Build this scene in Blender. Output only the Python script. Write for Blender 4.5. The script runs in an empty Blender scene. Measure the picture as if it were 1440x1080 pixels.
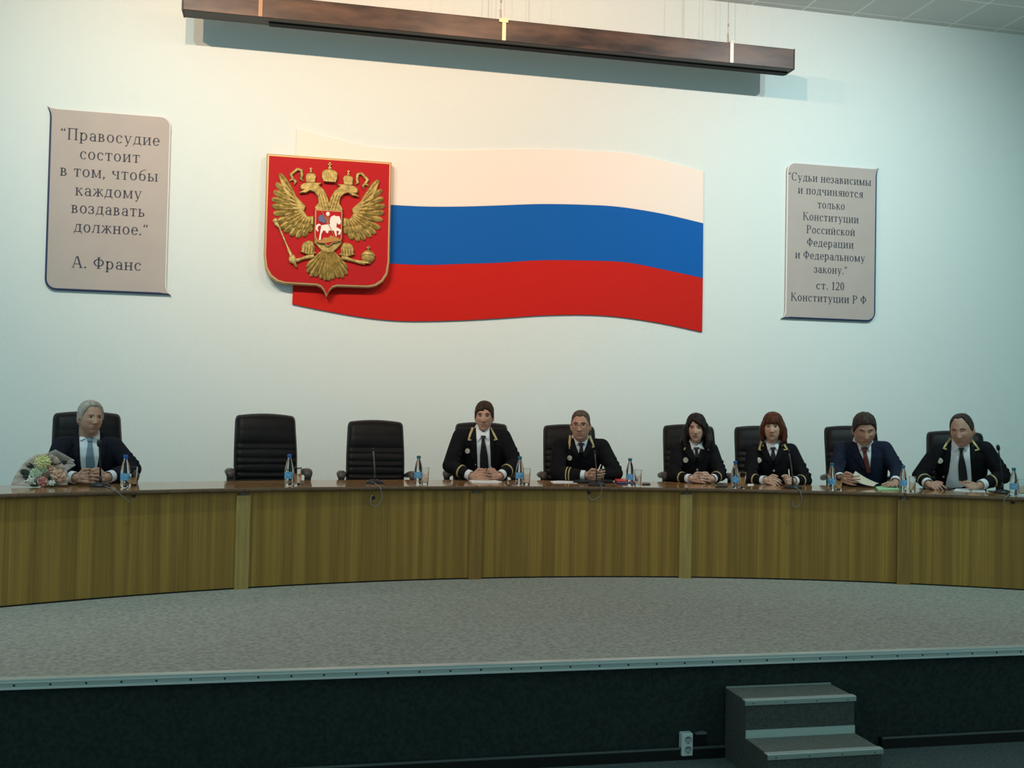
import bpy, bmesh, math, random
import numpy as np
from mathutils import Vector, Matrix, geometry
from mathutils.bvhtree import BVHTree
SC = bpy.context.scene
COL = SC.collection
random.seed(7)

# ------------------------------------------------------------------ camera, world, lights, exposure
FPX = 1450.0                      # focal length in pixels of a 1440 px wide frame
YAW, PITCH, ROLL = math.radians(12.2), math.atan(38 / FPX), 0.0205
STAGE_Z = 0.56                    # stage floor above the hall floor
TABLE_Z = STAGE_Z + 0.75
EYE = Vector((0, 0, STAGE_Z + 1.36))
WALL_Y = 10.3                     # back wall
CEIL_Z = 6.38
EDGE_Y = 5.45                     # front edge of the stage
_f = Vector((math.sin(YAW) * math.cos(PITCH), math.cos(YAW) * math.cos(PITCH), math.sin(PITCH)))
_r0 = Vector((math.cos(YAW), -math.sin(YAW), 0))
_u0 = _r0.cross(_f)
_r = _r0 * math.cos(ROLL) + _u0 * math.sin(ROLL)
_u = -_r0 * math.sin(ROLL) + _u0 * math.cos(ROLL)
cam_data = bpy.data.cameras.new('camera')
cam = bpy.data.objects.new('camera', cam_data)
COL.objects.link(cam)
cam_data.sensor_width = 36
cam_data.lens = FPX / 1440 * 36
cam_data.clip_end = 100
cam.matrix_world = Matrix(((_r.x, _u.x, -_f.x, EYE.x), (_r.y, _u.y, -_f.y, EYE.y), (_r.z, _u.z, -_f.z, EYE.z), (0, 0, 0, 1)))
SC.camera = cam

SC.view_settings.view_transform = 'Standard'
SC.view_settings.look = 'None'
SC.view_settings.gamma = 1
SC.view_settings.exposure = 0.0

world = bpy.data.worlds.new('world')
SC.world = world
world.use_nodes = True
world.node_tree.nodes['Background'].inputs[0].default_value = (0.62, 0.92, 0.97, 1)
world.node_tree.nodes['Background'].inputs[1].default_value = 0.50

def spot(name, loc, target, energy, color, size, blend, radius=0.03):
    l = bpy.data.lights.new(name, 'SPOT')
    l.energy, l.color, l.spot_size, l.spot_blend, l.shadow_soft_size = energy, color, math.radians(size), blend, radius
    o = bpy.data.objects.new(name, l)
    COL.objects.link(o)
    o.location = loc
    o.rotation_euler = (Vector(target) - Vector(loc)).to_track_quat('-Z', 'Y').to_euler()
    return o
# four spotlights of the stage ceiling, aimed at the upper part of the back wall
spot('stage_or_fill_spot', (-2.5, 5.8, 6.25), (-0.4, 10.3, 5.0), 470, (1.0, 0.62, 0.39), 105, 1.0)
spot('stage_or_fill_spot', (-0.9, 5.8, 6.25), (1.0, 10.3, 5.0), 470, (1.0, 0.62, 0.39), 105, 1.0)
spot('stage_or_fill_spot', (2.0, 5.8, 6.25), (2.8, 10.3, 5.0), 440, (1.0, 0.66, 0.45), 105, 1.0)
spot('stage_or_fill_spot', (6.0, 5.8, 6.25), (4.6, 10.3, 4.0), 370, (0.94, 0.92, 0.92), 105, 1.0)

# two cool fill spots added to lighten the lower wall and its sides
spot('stage_or_fill_spot', (-1.6, 5.8, 6.25), (-2.2, 10.3, 2.0), 370, (0.55, 0.93, 0.98), 105, 1.0)
spot('stage_or_fill_spot', (5.4, 5.8, 6.25), (6.4, 10.3, 2.0), 375, (0.50, 0.96, 0.97), 105, 1.0)

# ------------------------------------------------------------------ reading a place from the photograph
def ray(px, py):
    return _f + _r * ((px - 720) / FPX) - _u * ((py - 540) / FPX)
def at_y(px, py, y=WALL_Y):
    d = ray(px, py)
    return EYE + d * ((y - EYE.y) / d.y)
def at_z(px, py, z=TABLE_Z):
    d = ray(px, py)
    return EYE + d * ((z - EYE.z) / d.z)
ARC = Vector((1.924, -0.169))     # centre of the curved table
ARC_R = 8.40                      # its front panel
TABLE_D = 0.70
def at_r(px, py, rad):            # on the upright cylinder of radius rad about the table's centre
    d = ray(px, py)
    e = Vector((EYE.x - ARC.x, EYE.y - ARC.y))
    a = d.x * d.x + d.y * d.y
    b = e.x * d.x + e.y * d.y
    c = e.dot(e) - rad * rad
    t = (-b + math.sqrt(b * b - a * c)) / a
    return EYE + d * t
def at_rz(px, rad, z):            # the same, at a known height
    py = 660.0
    for _ in range(12):
        p = at_r(px, py, rad)
        py += (p.z - z) * FPX / 8.7
    return at_r(px, py, rad)
def arc_pt(a, rad, z=0.0):        # a: angle from straight back, clockwise positive to the right
    return Vector((ARC.x + rad * math.sin(a), ARC.y + rad * math.cos(a), z))
def arc_angle(p):
    return math.atan2(p[0] - ARC.x, p[1] - ARC.y)

# ------------------------------------------------------------------ object helpers
def tag(o, label=None, cat=None, group=None, kind=None):
    if label: o['label'] = label
    if cat: o['category'] = cat
    if group: o['group'] = group
    if kind: o['kind'] = kind
    return o
def empty(name, loc=(0, 0, 0), rz=0.0, label=None, cat=None, group=None):
    o = bpy.data.objects.new(name, None)
    o.empty_display_size = 0.1
    COL.objects.link(o)
    o.location = loc
    o.rotation_euler = (0, 0, rz)
    return tag(o, label, cat, group)
def copy_tree(o, parent=None):
    c = o.copy()
    COL.objects.link(c)
    c.parent = parent
    for ch in list(o.children):
        copy_tree(ch, c)
    return c

class MB:
    """collects shapes, then becomes ONE mesh object"""
    def __init__(self):
        self.v, self.f, self.m, self.uv = [], [], [], {}
    def add(self, verts, faces, mi=0):
        b = len(self.v)
        self.v += [Vector(p) for p in verts]
        for fc in faces:
            self.f.append([b + i for i in fc])
            self.m.append(mi)
        return self
    def box(self, c, s, mi=0, rot=None):
        c = Vector(c)
        pts = [Vector((x * s[0] / 2, y * s[1] / 2, z * s[2] / 2)) for x in (-1, 1) for y in (-1, 1) for z in (-1, 1)]
        if rot is not None: pts = [rot @ p for p in pts]
        return self.add([c + p for p in pts], [(0, 1, 3, 2), (4, 6, 7, 5), (0, 4, 5, 1), (2, 3, 7, 6), (0, 2, 6, 4), (1, 5, 7, 3)], mi)
    def tube(self, pts, rad, n=10, mi=0, cap=True, closed=False, flat=1.0, up=None):
        pts = [Vector(p) for p in pts]
        k = len(pts)
        rads = rad if isinstance(rad, (list, tuple)) else [rad] * k
        vs, fs = [], []
        nrm = None
        for i in range(k):
            a = pts[(i - 1) % k] if (closed or i > 0) else pts[0]
            b = pts[(i + 1) % k] if (closed or i < k - 1) else pts[-1]
            t = (b - a)
            if t.length < 1e-9: t = Vector((0, 0, 1))
            t.normalize()
            if nrm is None:
                ref = Vector(up) if up is not None else (Vector((0, 0, 1)) if abs(t.z) < 0.9 else Vector((1, 0, 0)))
                nrm = (ref - t * ref.dot(t)).normalized()
            else:
                nrm = (nrm - t * nrm.dot(t)).normalized()
            bi = t.cross(nrm)
            for j in range(n):
                q = 2 * math.pi * j / n
                vs.append(pts[i] + nrm * (math.cos(q) * rads[i] * flat) + bi * (math.sin(q) * rads[i]))
        for i in range(k if closed else k - 1):
            for j in range(n):
                a, b = i * n + j, i * n + (j + 1) % n
                c, d = ((i + 1) % k) * n + (j + 1) % n, ((i + 1) % k) * n + j
                fs.append((a, b, c, d))
        if cap and not closed:
            fs.append(tuple(range(n))[::-1])
            fs.append(tuple((k - 1) * n + j for j in range(n)))
        return self.add(vs, fs, mi)
    def lathe(self, prof, c=(0, 0, 0), n=24, mi=0, M=None, mis=None, cap=True):
        c = Vector(c)
        vs, fs = [], []
        for (r_, z_) in prof:
            for j in range(n):
                q = 2 * math.pi * j / n
                p = Vector((r_ * math.cos(q), r_ * math.sin(q), z_))
                vs.append(c + (M @ p if M is not None else p))
        b = len(self.v)
        self.v += vs
        for i in range(len(prof) - 1):
            for j in range(n):
                self.f.append([b + i * n + j, b + i * n + (j + 1) % n, b + (i + 1) * n + (j + 1) % n, b + (i + 1) * n + j])
                self.m.append(mis[i] if mis else mi)
        if cap:
            for i, rev in ((0, True), (len(prof) - 1, False)):
                if prof[i][0] > 1e-6:
                    fc = [b + i * n + j for j in range(n)]
                    self.f.append(fc[::-1] if rev else fc)
                    self.m.append(mi)
        return self
    def ball(self, c, r, n=16, m=10, mi=0, M=None):
        r = r if isinstance(r, (list, tuple, Vector)) else (r, r, r)
        c = Vector(c)
        vs = [Vector((0, 0, -r[2]))]
        for i in range(1, m):
            a = -math.pi / 2 + math.pi * i / m
            for j in range(n):
                q = 2 * math.pi * j / n
                vs.append(Vector((r[0] * math.cos(a) * math.cos(q), r[1] * math.cos(a) * math.sin(q), r[2] * math.sin(a))))
        vs.append(Vector((0, 0, r[2])))
        fs = [(0, 1 + (j + 1) % n, 1 + j) for j in range(n)]
        for i in range(m - 2):
            for j in range(n):
                a, b = 1 + i * n + j, 1 + i * n + (j + 1) % n
                fs.append((a, b, b + n, a + n))
        top = len(vs) - 1
        o = 1 + (m - 2) * n
        fs += [(o + j, o + (j + 1) % n, top) for j in range(n)]
        return self.add([c + (M @ p if M is not None else p) for p in vs], fs, mi)
    def capsule(self, p0, p1, r0, r1, n=14, mi=0):
        p0, p1 = Vector(p0), Vector(p1)
        d = (p1 - p0).normalized()
        pts, rr = [], []
        for a in (80, 60, 40, 20):
            q = math.radians(a)
            pts.append(p0 - d * r0 * math.sin(q)); rr.append(r0 * math.cos(q))
        pts.append(p0); rr.append(r0)
        pts.append(p1); rr.append(r1)
        for a in (20, 40, 60, 80):
            q = math.radians(a)
            pts.append(p1 + d * r1 * math.sin(q)); rr.append(r1 * math.cos(q))
        return self.tube(pts, rr, n, mi)
    def prism(self, poly, depth, O, U, V, N, mi=0, bevel=0.0, mi_side=None):
        """outline poly (u, v) on the plane O, U, V; raised by depth along N, with an optional bevelled edge"""
        n = len(poly)
        P = [Vector((p[0], p[1])) for p in poly]
        area = sum(P[i].x * P[(i + 1) % n].y - P[(i + 1) % n].x * P[i].y for i in range(n))
        if area < 0: P = P[::-1]
        def w(p, h): return O + U * p.x + V * p.y + N * h
        rings = [[w(p, 0) for p in P]]
        if bevel > 0:
            ins = []
            for i in range(n):
                a, b, c = P[i - 1], P[i], P[(i + 1) % n]
                e1, e2 = (b - a), (c - b)
                if e1.length < 1e-9 or e2.length < 1e-9: ins.append(b); continue
                n1, n2 = Vector((-e1.y, e1.x)).normalized(), Vector((-e2.y, e2.x)).normalized()
                m_ = n1 + n2
                if m_.length < 0.3: ins.append(b + n1 * bevel); continue
                m_.normalize()
                ins.append(b + m_ * bevel / max(0.45, m_.dot(n1)))
            rings.append([w(p, depth - bevel) for p in P])
            rings.append([w(p, depth) for p in ins])
            capP = ins
        else:
            rings.append([w(p, depth) for p in P])
            capP = P
        vs = [p for r_ in rings for p in r_]
        fs, ms = [], []
        for i in range(len(rings) - 1):
            for j in range(n):
                fs.append((i * n + j, i * n + (j + 1) % n, (i + 1) * n + (j + 1) % n, (i + 1) * n + j))
                ms.append(mi if mi_side is None else mi_side)
        o = (len(rings) - 1) * n
        for t in geometry.tessellate_polygon([[Vector((p.x, p.y, 0)) for p in capP]]):
            a, b, c = t
            cr = (capP[b] - capP[a]).cross(capP[c] - capP[a]) if False else ((capP[b].x - capP[a].x) * (capP[c].y - capP[a].y) - (capP[b].y - capP[a].y) * (capP[c].x - capP[a].x))
            fs.append((o + a, o + b, o + c) if cr > 0 else (o + a, o + c, o + b)); ms.append(mi)
        b0 = len(self.v)
        self.v += vs
        for fc, m_ in zip(fs, ms):
            self.f.append([b0 + i for i in fc]); self.m.append(m_)
        return self
    def mesh(self, name, mats=(), smooth=False):
        me = bpy.data.meshes.new(name)
        me.from_pydata([tuple(p) for p in self.v], [], self.f)
        for m_ in mats: me.materials.append(m_)
        me.polygons.foreach_set('material_index', self.m)
        if smooth: me.polygons.foreach_set('use_smooth', [True] * len(self.f))
        me.update()
        return me
    def build(self, name, mats, parent=None, smooth=False, angle=None, bevel=None, loc=None):
        mats = mats if isinstance(mats, (list, tuple)) else [mats]
        me = self.mesh(name, mats, smooth or angle is not None)
        if angle is not None:
            try: me.set_sharp_from_angle(angle=math.radians(angle))
            except Exception: pass
        o = bpy.data.objects.new(name, me)
        COL.objects.link(o)
        if parent is not None: o.parent = parent
        if loc is not None: o.location = loc
        if bevel:
            b = o.modifiers.new('bevel', 'BEVEL')
            b.width, b.segments, b.limit_method = bevel, 2, 'ANGLE'
        return o
def recalc(me):
    bm = bmesh.new(); bm.from_mesh(me)
    bmesh.ops.recalc_face_normals(bm, faces=bm.faces)
    bm.to_mesh(me); bm.free()

# ------------------------------------------------------------------ materials
def lin(c):
    return tuple(((x / 255) / 12.92 if x / 255 <= 0.04045 else ((x / 255 + 0.055) / 1.055) ** 2.4) for x in c) + (1,)
def mat(name, col, rough=0.6, metal=0.0, noise=None, bump=None, spec=0.5, sheen=0.0, coat=0.0, trans=0.0, ior=1.45, alpha=1.0, coords='Object'):
    """col linear rgb; noise = (scale, second colour, detail); bump = (scale, strength, distance)"""
    m = bpy.data.materials.new(name)
    m.use_nodes = True
    nt = m.node_tree
    b = nt.nodes['Principled BSDF']
    col = tuple(col)[:3] + (1,)
    b.inputs['Base Color'].default_value = col
    b.inputs['Roughness'].default_value = rough
    b.inputs['Metallic'].default_value = metal
    b.inputs['Specular IOR Level'].default_value = spec
    b.inputs['Sheen Weight'].default_value = sheen
    b.inputs['Coat Weight'].default_value = coat
    b.inputs['Transmission Weight'].default_value = trans
    b.inputs['IOR'].default_value = ior
    b.inputs['Alpha'].default_value = alpha
    tc = nt.nodes.new('ShaderNodeTexCoord')
    if noise:
        sc_, col2, det = noise
        n_ = nt.nodes.new('ShaderNodeTexNoise')
        if isinstance(sc_, (tuple, list)):
            mp = nt.nodes.new('ShaderNodeMapping')
            mp.inputs['Scale'].default_value = sc_
            nt.links.new(tc.outputs[coords], mp.inputs[0]); nt.links.new(mp.outputs[0], n_.inputs['Vector'])
            n_.inputs['Scale'].default_value = 1
        else:
            nt.links.new(tc.outputs[coords], n_.inputs['Vector'])
            n_.inputs['Scale'].default_value = sc_
        n_.inputs['Detail'].default_value = det
        rp = nt.nodes.new('ShaderNodeValToRGB')
        rp.color_ramp.elements[0].position, rp.color_ramp.elements[1].position = 0.35, 0.65
        rp.color_ramp.elements[0].color, rp.color_ramp.elements[1].color = col, tuple(col2)[:3] + (1,)
        nt.links.new(n_.outputs['Fac'], rp.inputs[0]); nt.links.new(rp.outputs[0], b.inputs['Base Color'])
    if bump:
        n2 = nt.nodes.new('ShaderNodeTexNoise')
        n2.inputs['Scale'].default_value, n2.inputs['Detail'].default_value = bump[0], 4
        nt.links.new(tc.outputs[coords], n2.inputs['Vector'])
        bp = nt.nodes.new('ShaderNodeBump')
        bp.inputs['Strength'].default_value, bp.inputs['Distance'].default_value = bump[1], bump[2]
        nt.links.new(n2.outputs['Fac'], bp.inputs['Height']); nt.links.new(bp.outputs[0], b.inputs['Normal'])
    return m
def ramp(nt, fac, stops):
    r_ = nt.nodes.new('ShaderNodeValToRGB')
    el = r_.color_ramp.elements
    while len(el) < len(stops): el.new(0.5)
    for e, (p, c) in zip(el, stops):
        e.position, e.color = p, tuple(c)[:3] + (1,)
    nt.links.new(fac, r_.inputs[0])
    return r_.outputs[0]
# ------------------------------------------------------------------ the setting
M_wall = mat('painted_wall', (0.66, 0.752, 0.742), 0.75, bump=(70, 0.5, 0.006))
M_ceil = mat('ceiling_tiles', (0.40, 0.41, 0.40), 0.9)
def _tiles(m):
    nt = m.node_tree; b = nt.nodes['Principled BSDF']
    tc = nt.nodes.new('ShaderNodeTexCoord')
    br = nt.nodes.new('ShaderNodeTexBrick')
    br.offset = 0.0; br.squash = 1.0
    br.inputs['Scale'].default_value = 1.0
    br.inputs['Brick Width'].default_value = 0.6; br.inputs['Row Height'].default_value = 0.6
    br.inputs['Mortar Size'].default_value = 0.012
    br.inputs['Color1'].default_value = (0.66, 0.65, 0.62, 1); br.inputs['Color2'].default_value = (0.62, 0.615, 0.59, 1)
    br.inputs['Mortar'].default_value = (0.86, 0.85, 0.82, 1)
    nt.links.new(tc.outputs['Object'], br.inputs['Vector']); nt.links.new(br.outputs['Color'], b.inputs['Base Color'])
_tiles(M_ceil)
M_carpet = mat('stage_carpet', (0.34, 0.33, 0.288), 0.95, noise=(38, (0.52, 0.505, 0.445), 10), bump=(260, 0.5, 0.004), spec=0.1)
M_green = mat('dark_green_carpet', (0.018, 0.028, 0.026), 0.95, noise=(45, (0.028, 0.042, 0.038), 6), bump=(240, 0.5, 0.004), spec=0.1)
M_hall = mat('hall_carpet', (0.075, 0.105, 0.098), 0.95, noise=(50, (0.12, 0.155, 0.145), 6), spec=0.1)
M_alu = mat('aluminium', (0.50, 0.62, 0.58), 0.35, 0.6)
M_alu_top = mat('aluminium_bright', (0.75, 0.82, 0.78), 0.3, 0.5)
M_black = mat('black_plastic', (0.012, 0.012, 0.013), 0.45)
M_screw = mat('screw_dark', (0.02, 0.03, 0.03), 0.5, 0.3)

def slab(name, x0, x1, y0, y1, z0, z1, m):
    o = MB().box(((x0 + x1) / 2, (y0 + y1) / 2, (z0 + z1) / 2), (x1 - x0, y1 - y0, z1 - z0)).build(name, m)
    return tag(o, kind='structure')
X0, X1 = -5.0, 9.6
slab('wall_back', X0, X1, WALL_Y, WALL_Y + 0.2, 0, CEIL_Z + 0.2, M_wall)
slab('wall_right', X1, X1 + 0.2, 3.2, WALL_Y + 0.2, 0, CEIL_Z + 0.2, M_wall)
slab('ceiling', X0, X1, 5.0, WALL_Y, CEIL_Z, CEIL_Z + 0.2, M_ceil)
slab('floor', X0, X1, -2.0, EDGE_Y + 0.05, -0.2, 0.0, M_hall)
slab('floor_stage', X0, X1, EDGE_Y + 0.03, WALL_Y, STAGE_Z - 0.05, STAGE_Z, M_carpet)
slab('wall_stage_front', X0, X1, EDGE_Y + 0.03, EDGE_Y + 0.13, 0.0, STAGE_Z - 0.05, M_green)
# aluminium nosing along the stage edge, with its screws
mb = MB()
mb.box(((X0 + X1) / 2, EDGE_Y + 0.02, STAGE_Z + 0.001), (X1 - X0, 0.05, 0.008), 1)
mb.box(((X0 + X1) / 2, EDGE_Y + 0.012, STAGE_Z - 0.022), (X1 - X0, 0.036, 0.044), 0)
mb.box(((X0 + X1) / 2, EDGE_Y - 0.008, STAGE_Z - 0.010), (X1 - X0, 0.006, 0.006), 1)
mb.box(((X0 + X1) / 2, EDGE_Y - 0.008, STAGE_Z - 0.040), (X1 - X0, 0.006, 0.008), 1)
x = X0 + 0.1
while x < X1:
    mb.ball((x, EDGE_Y - 0.006, STAGE_Z - 0.024), (0.006, 0.003, 0.006), 8, 5, 2)
    x += 0.165
tag(mb.build('trim_1', [M_alu, M_alu_top, M_screw]), kind='structure')
# black skirting at the foot of the stage
M_skirt = mat('black_skirting', (0.006, 0.007, 0.007), 0.4)
mb = MB()
for a, b in ((X0, 2.73), (3.42, X1)):
    mb.box(((a + b) / 2, EDGE_Y + 0.012, 0.03), (b - a, 0.036, 0.06), 0)
    mb.tube([(a, EDGE_Y - 0.004, 0.062), (b, EDGE_Y - 0.004, 0.062)], 0.009, 8, 1)  # lighter strip stands in for the highlight along the skirting's edge
tag(mb.build('baseboard_stage', [M_skirt, mat('skirting_edge_highlight', (0.05, 0.065, 0.062), 0.4)]), kind='structure')

# ------------------------------------------------------------------ carpeted steps up to the stage
st = empty('stage_steps', (3.0, EDGE_Y, 0), 0, 'dark carpeted two-tread steps with metal nosings standing against the stage front', 'steps')
def LP(x, y, z): return (x - 3.0, y - EDGE_Y, z)
T1, T2 = 0.385, 0.185
xa0, xa1 = at_z(1050, 987, T1).x, at_z(1200, 979, T1).x
ya = at_z(1125, 983, T1).y
xb0, xb1 = xa0, xa1 + 0.01
yb = at_z(1160, 1058, T2).y
mb = MB()
w = xa1 - xa0
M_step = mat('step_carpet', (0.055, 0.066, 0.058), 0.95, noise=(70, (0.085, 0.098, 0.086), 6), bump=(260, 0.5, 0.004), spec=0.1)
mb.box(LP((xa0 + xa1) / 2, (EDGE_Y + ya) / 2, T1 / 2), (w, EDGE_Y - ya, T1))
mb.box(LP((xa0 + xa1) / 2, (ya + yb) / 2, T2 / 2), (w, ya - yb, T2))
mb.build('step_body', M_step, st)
M_al3 = mat('step_nosing_metal', (0.42, 0.52, 0.47), 0.35, 0.6)
def nosing(y, z):
    m_ = MB()
    m_.box(LP((xa0 + xa1) / 2, y + 0.014, z + 0.003), (w + 0.012, 0.036, 0.006), 1)
    m_.box(LP((xa0 + xa1) / 2, y - 0.006, z - 0.009), (w + 0.012, 0.008, 0.024), 0)
    for i in range(4):
        m_.ball(LP(xa0 + w * (0.06 + 0.29 * i), y - 0.011, z - 0.011), (0.004, 0.002, 0.004), 8, 5, 2)
    m_.build('nosing', [M_al3, M_alu_top, M_screw], st)
M_tread_lit = mat('tread_carpet_lit', (0.14, 0.15, 0.13), 0.95, noise=(70, (0.20, 0.215, 0.19), 6), spec=0.1)  # step carpet made lighter: light on the tread tops put into the colour
MB().box(LP((xa0 + xa1) / 2, (EDGE_Y + ya) / 2, T1 + .001), (w - .004, EDGE_Y - ya, .006)).build('tread', M_tread_lit, st)
MB().box(LP((xa0 + xa1) / 2, (ya + yb) / 2 - .005, T2 + .001), (w - .004, ya - yb - .012, .006)).build('tread', M_tread_lit, st)
nosing(ya, T1); nosing(yb, T2)
MB().box(LP((xa0 + xa1) / 2, ya - 0.005, T2 + 0.024), (w, 0.008, 0.044)).build('riser_strip', mat('riser_strip_metal', (0.50, 0.66, 0.60), 0.4, 0.4), st)
MB().box(LP((xa0 + xa1) / 2, EDGE_Y - 0.004, T1 + 0.006), (w, 0.008, 0.012)).build('back_strip', M_al3, st)

# ------------------------------------------------------------------ socket and small black box on the stage front
p = at_y(965, 1046, EDGE_Y)
so = empty('power_socket', (p.x, EDGE_Y + 0.03, p.z), 0, 'white double power socket mounted low on the dark stage front', 'socket')
M_sock = mat('socket_white', (0.62, 0.74, 0.68), 0.4)
MB().box((0, -0.025, 0), (0.066, 0.05, 0.125)).build('socket_case', M_sock, so, bevel=0.006)
for dz in (0.027, -0.027):
    m_ = MB()
    Mx = Matrix.Rotation(math.pi / 2, 3, 'X')
    m_.lathe([(0.021, 0), (0.021, 0.002), (0.018, 0.002), (0.016, 0.0006), (0.001, 0.0006)], (0.003, -0.05, dz), 20, 0, Mx, cap=False)
    for s in (-1, 1): m_.ball((0.003 + s * 0.0095, -0.0475, dz), 0.0028, 8, 6, 1)
    m_.box((0.003, -0.0512, dz - 0.017), (0.005, 0.004, 0.005), 1)
    m_.tube([(0.003 + .0165 * math.cos(q), -.0515, dz + .0165 * math.sin(q)) for q in [math.radians(25 + 13 * i) for i in range(11)]], .0022, 6, 1)
    m_.build('outlet', [mat('outlet_well', (0.36, 0.44, 0.41), 0.5), M_black], so)
p = at_y(986, 1047, EDGE_Y)
fl = empty('small_black_box', (p.x, EDGE_Y + 0.03, p.z), 0, 'small black box with a grey top beside the white socket on the stage front', 'hatch')
MB().box((0, -0.004, 0), (0.075, 0.012, 0.115)).build('box_face', mat('box_face_black', (0.003, 0.003, 0.003), 0.6), fl)  # thin black box; the grey piece goes on top
MB().prism([(-0.032, 0), (0.034, 0), (0.034, 0.008), (0.012, 0.012), (-0.032, 0.004)], 0.03, Vector((0, -0.002, 0.056)), Vector((1, 0, 0)), Vector((0, 0, 1)), Vector((0, -1, 0))).build('box_top', mat('box_top_grey', (0.13, 0.15, 0.14), 0.5), fl)

# ------------------------------------------------------------------ projection screen housing on cables
BX0, BX1, BYF, BYB, BZ0, BZ1 = -1.03, 5.0, 9.7, 9.9, 5.50, 5.71
hs = empty('screen_housing', (1.98, 9.8, BZ0), 0, 'long dark brown projector screen housing hung on cables above the flag', 'projector screen')
def HP(x, y, z): return Vector((x - 1.98, y - 9.8, z - BZ0))
M_box = mat('mottled_brown_case', (0.105, 0.062, 0.042), 0.38, noise=((2.2, 6, 9), (0.022, 0.016, 0.016), 9))  # brown mottled at random with a darker tone
M_boxend = mat('housing_black', (0.010, 0.010, 0.011), 0.5)
mb = MB()
mb.box(HP((BX0 + BX1) / 2, (BYF + BYB) / 2, (BZ0 + BZ1) / 2), (BX1 - BX0, BYB - BYF, BZ1 - BZ0))
mb.m = [0, 0, 0, 0, 1, 0]
mb.m = [1, 1, 0, 0, 1, 1]
mb.build('housing_case', [M_box, mat('housing_underside', (0.014, 0.014, 0.015), 0.5)], hs, bevel=0.006)
for s, xx in ((-1, BX0), (1, BX1)):
    MB().box(HP(xx + s * 0.004, 9.8, (BZ0 + BZ1) / 2), (0.012, 0.204, 0.214)).build('end_cap', M_boxend, hs)
MB().box(HP((BX0 + 0.74 + BX1) / 2, 9.845, BZ0 - 0.006), (BX1 - BX0 - 0.78, 0.09, 0.012)).build('screen_slot', mat('slot_black', (0.002, 0.002, 0.002), 0.8), hs)
M_br = mat('bracket_metal', (0.80, 0.72, 0.45), 0.45, 0.2)
M_wire = mat('steel_wire', (0.35, 0.34, 0.32), 0.4, 0.6)
for i, (xx, mm) in enumerate(((-0.345, mat('bracket_copper', (0.42, 0.25, 0.14), 0.5)), (1.945, M_br), (4.31, mat('bracket_white', (0.80, 0.78, 0.76), 0.5)))):
    m_ = MB()
    m_.box(HP(xx, BYF - 0.006, 5.607), (0.036, 0.012, 0.208))
    m_.box(HP(xx, 9.79, BZ1 + 0.006), (0.04, 0.22, 0.012))
    if i == 1: m_.box(HP(xx - 0.006, BYF - 0.01, 5.695), (0.088, 0.014, 0.036))
    m_.build('bracket', mm, hs)
    m_ = MB()
    xk = xx - 0.03
    m_.tube([HP(xk, 9.72, BZ1 + 0.01), HP(xk - 0.005, 9.72, CEIL_Z - .012)], 0.0035, 6)
    m_.tube([HP(xk, 9.72, BZ1 + 0.01), HP(xk - 0.004, 9.72, BZ1 + 0.10)], 0.009, 8)
    m_.tube([HP(xk, 9.72, BZ1 + 0.17), HP(xk, 9.72, BZ1 + 0.20)], 0.008, 8)
    m_.build('suspension_cable', M_wire, hs)
for xx in (1.85, 1.98, 4.02, 4.20):
    MB().tube([HP(xx, 9.86, BZ1), HP(xx, 9.86, CEIL_Z - .012)], 0.0022, 5).build('support_wire', mat('thin_wire', (0.55, 0.52, 0.5), 0.5), hs)

# ------------------------------------------------------------------ flag relief on the wall
UX, UZ, NY = Vector((1, 0, 0)), Vector((0, 0, 1)), Vector((0, -1, 0))
def edge(pts):
    out = []
    P = [at_y(*p) for p in pts]
    for i in range(len(P) - 1):
        p0, p1, p2, p3 = P[max(i - 1, 0)], P[i], P[i + 1], P[min(i + 2, len(P) - 1)]
        for k in range(6):
            t = k / 6
            out.append(0.5 * ((2 * p1) + (p2 - p0) * t + (2 * p0 - 5 * p1 + 4 * p2 - p3) * t * t + (3 * p1 - p0 - 3 * p2 + p3) * t ** 3))
    out.append(P[-1])
    return [(q.x, q.z) for q in out]
E1 = edge([(417, 182), (444, 189), (480, 198), (520, 207), (560, 210.5), (640, 212), (700, 211), (760, 210), (830, 213), (880, 216), (930, 226), (988, 241.5)])
E2 = edge([(415.5, 262), (450, 273), (500, 283.5), (548, 288.5), (600, 291), (650, 291), (700, 289.5), (760, 287.5), (820, 288.5), (870, 291.5), (930, 301), (988, 314.5)])
E3 = edge([(413.5, 345), (450, 356), (500, 366), (548, 371), (600, 373), (650, 371.5), (700, 370), (760, 366.5), (830, 367), (880, 369.5), (930, 379), (987.5, 391.5)])
E4 = edge([(411, 428), (450, 436), (500, 445), (540, 450), (580, 452), (640, 451), (700, 448), (760, 444), (820, 443), (870, 446), (930, 455), (986.5, 467)])
fg = empty('flag_relief', (2.1, WALL_Y - 0.003, 3.7), 0, 'waving white, blue and red flag relief fixed on the pale wall', 'flag')
FO = Vector((-2.1, 0, -3.7))
for nm, A, B, c in (('white_stripe', E1, E2, (0.84, 0.75, 0.68)), ('blue_stripe', E2, E3, (0.004, 0.105, 0.40)), ('red_stripe', E3, E4, (0.52, 0.014, 0.009))):
    MB().prism(A + B[::-1], 0.018, FO, UX, UZ, NY, bevel=0.002).build(nm, mat(nm + '_paint', c, 0.7, spec=0.15), fg)
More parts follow.
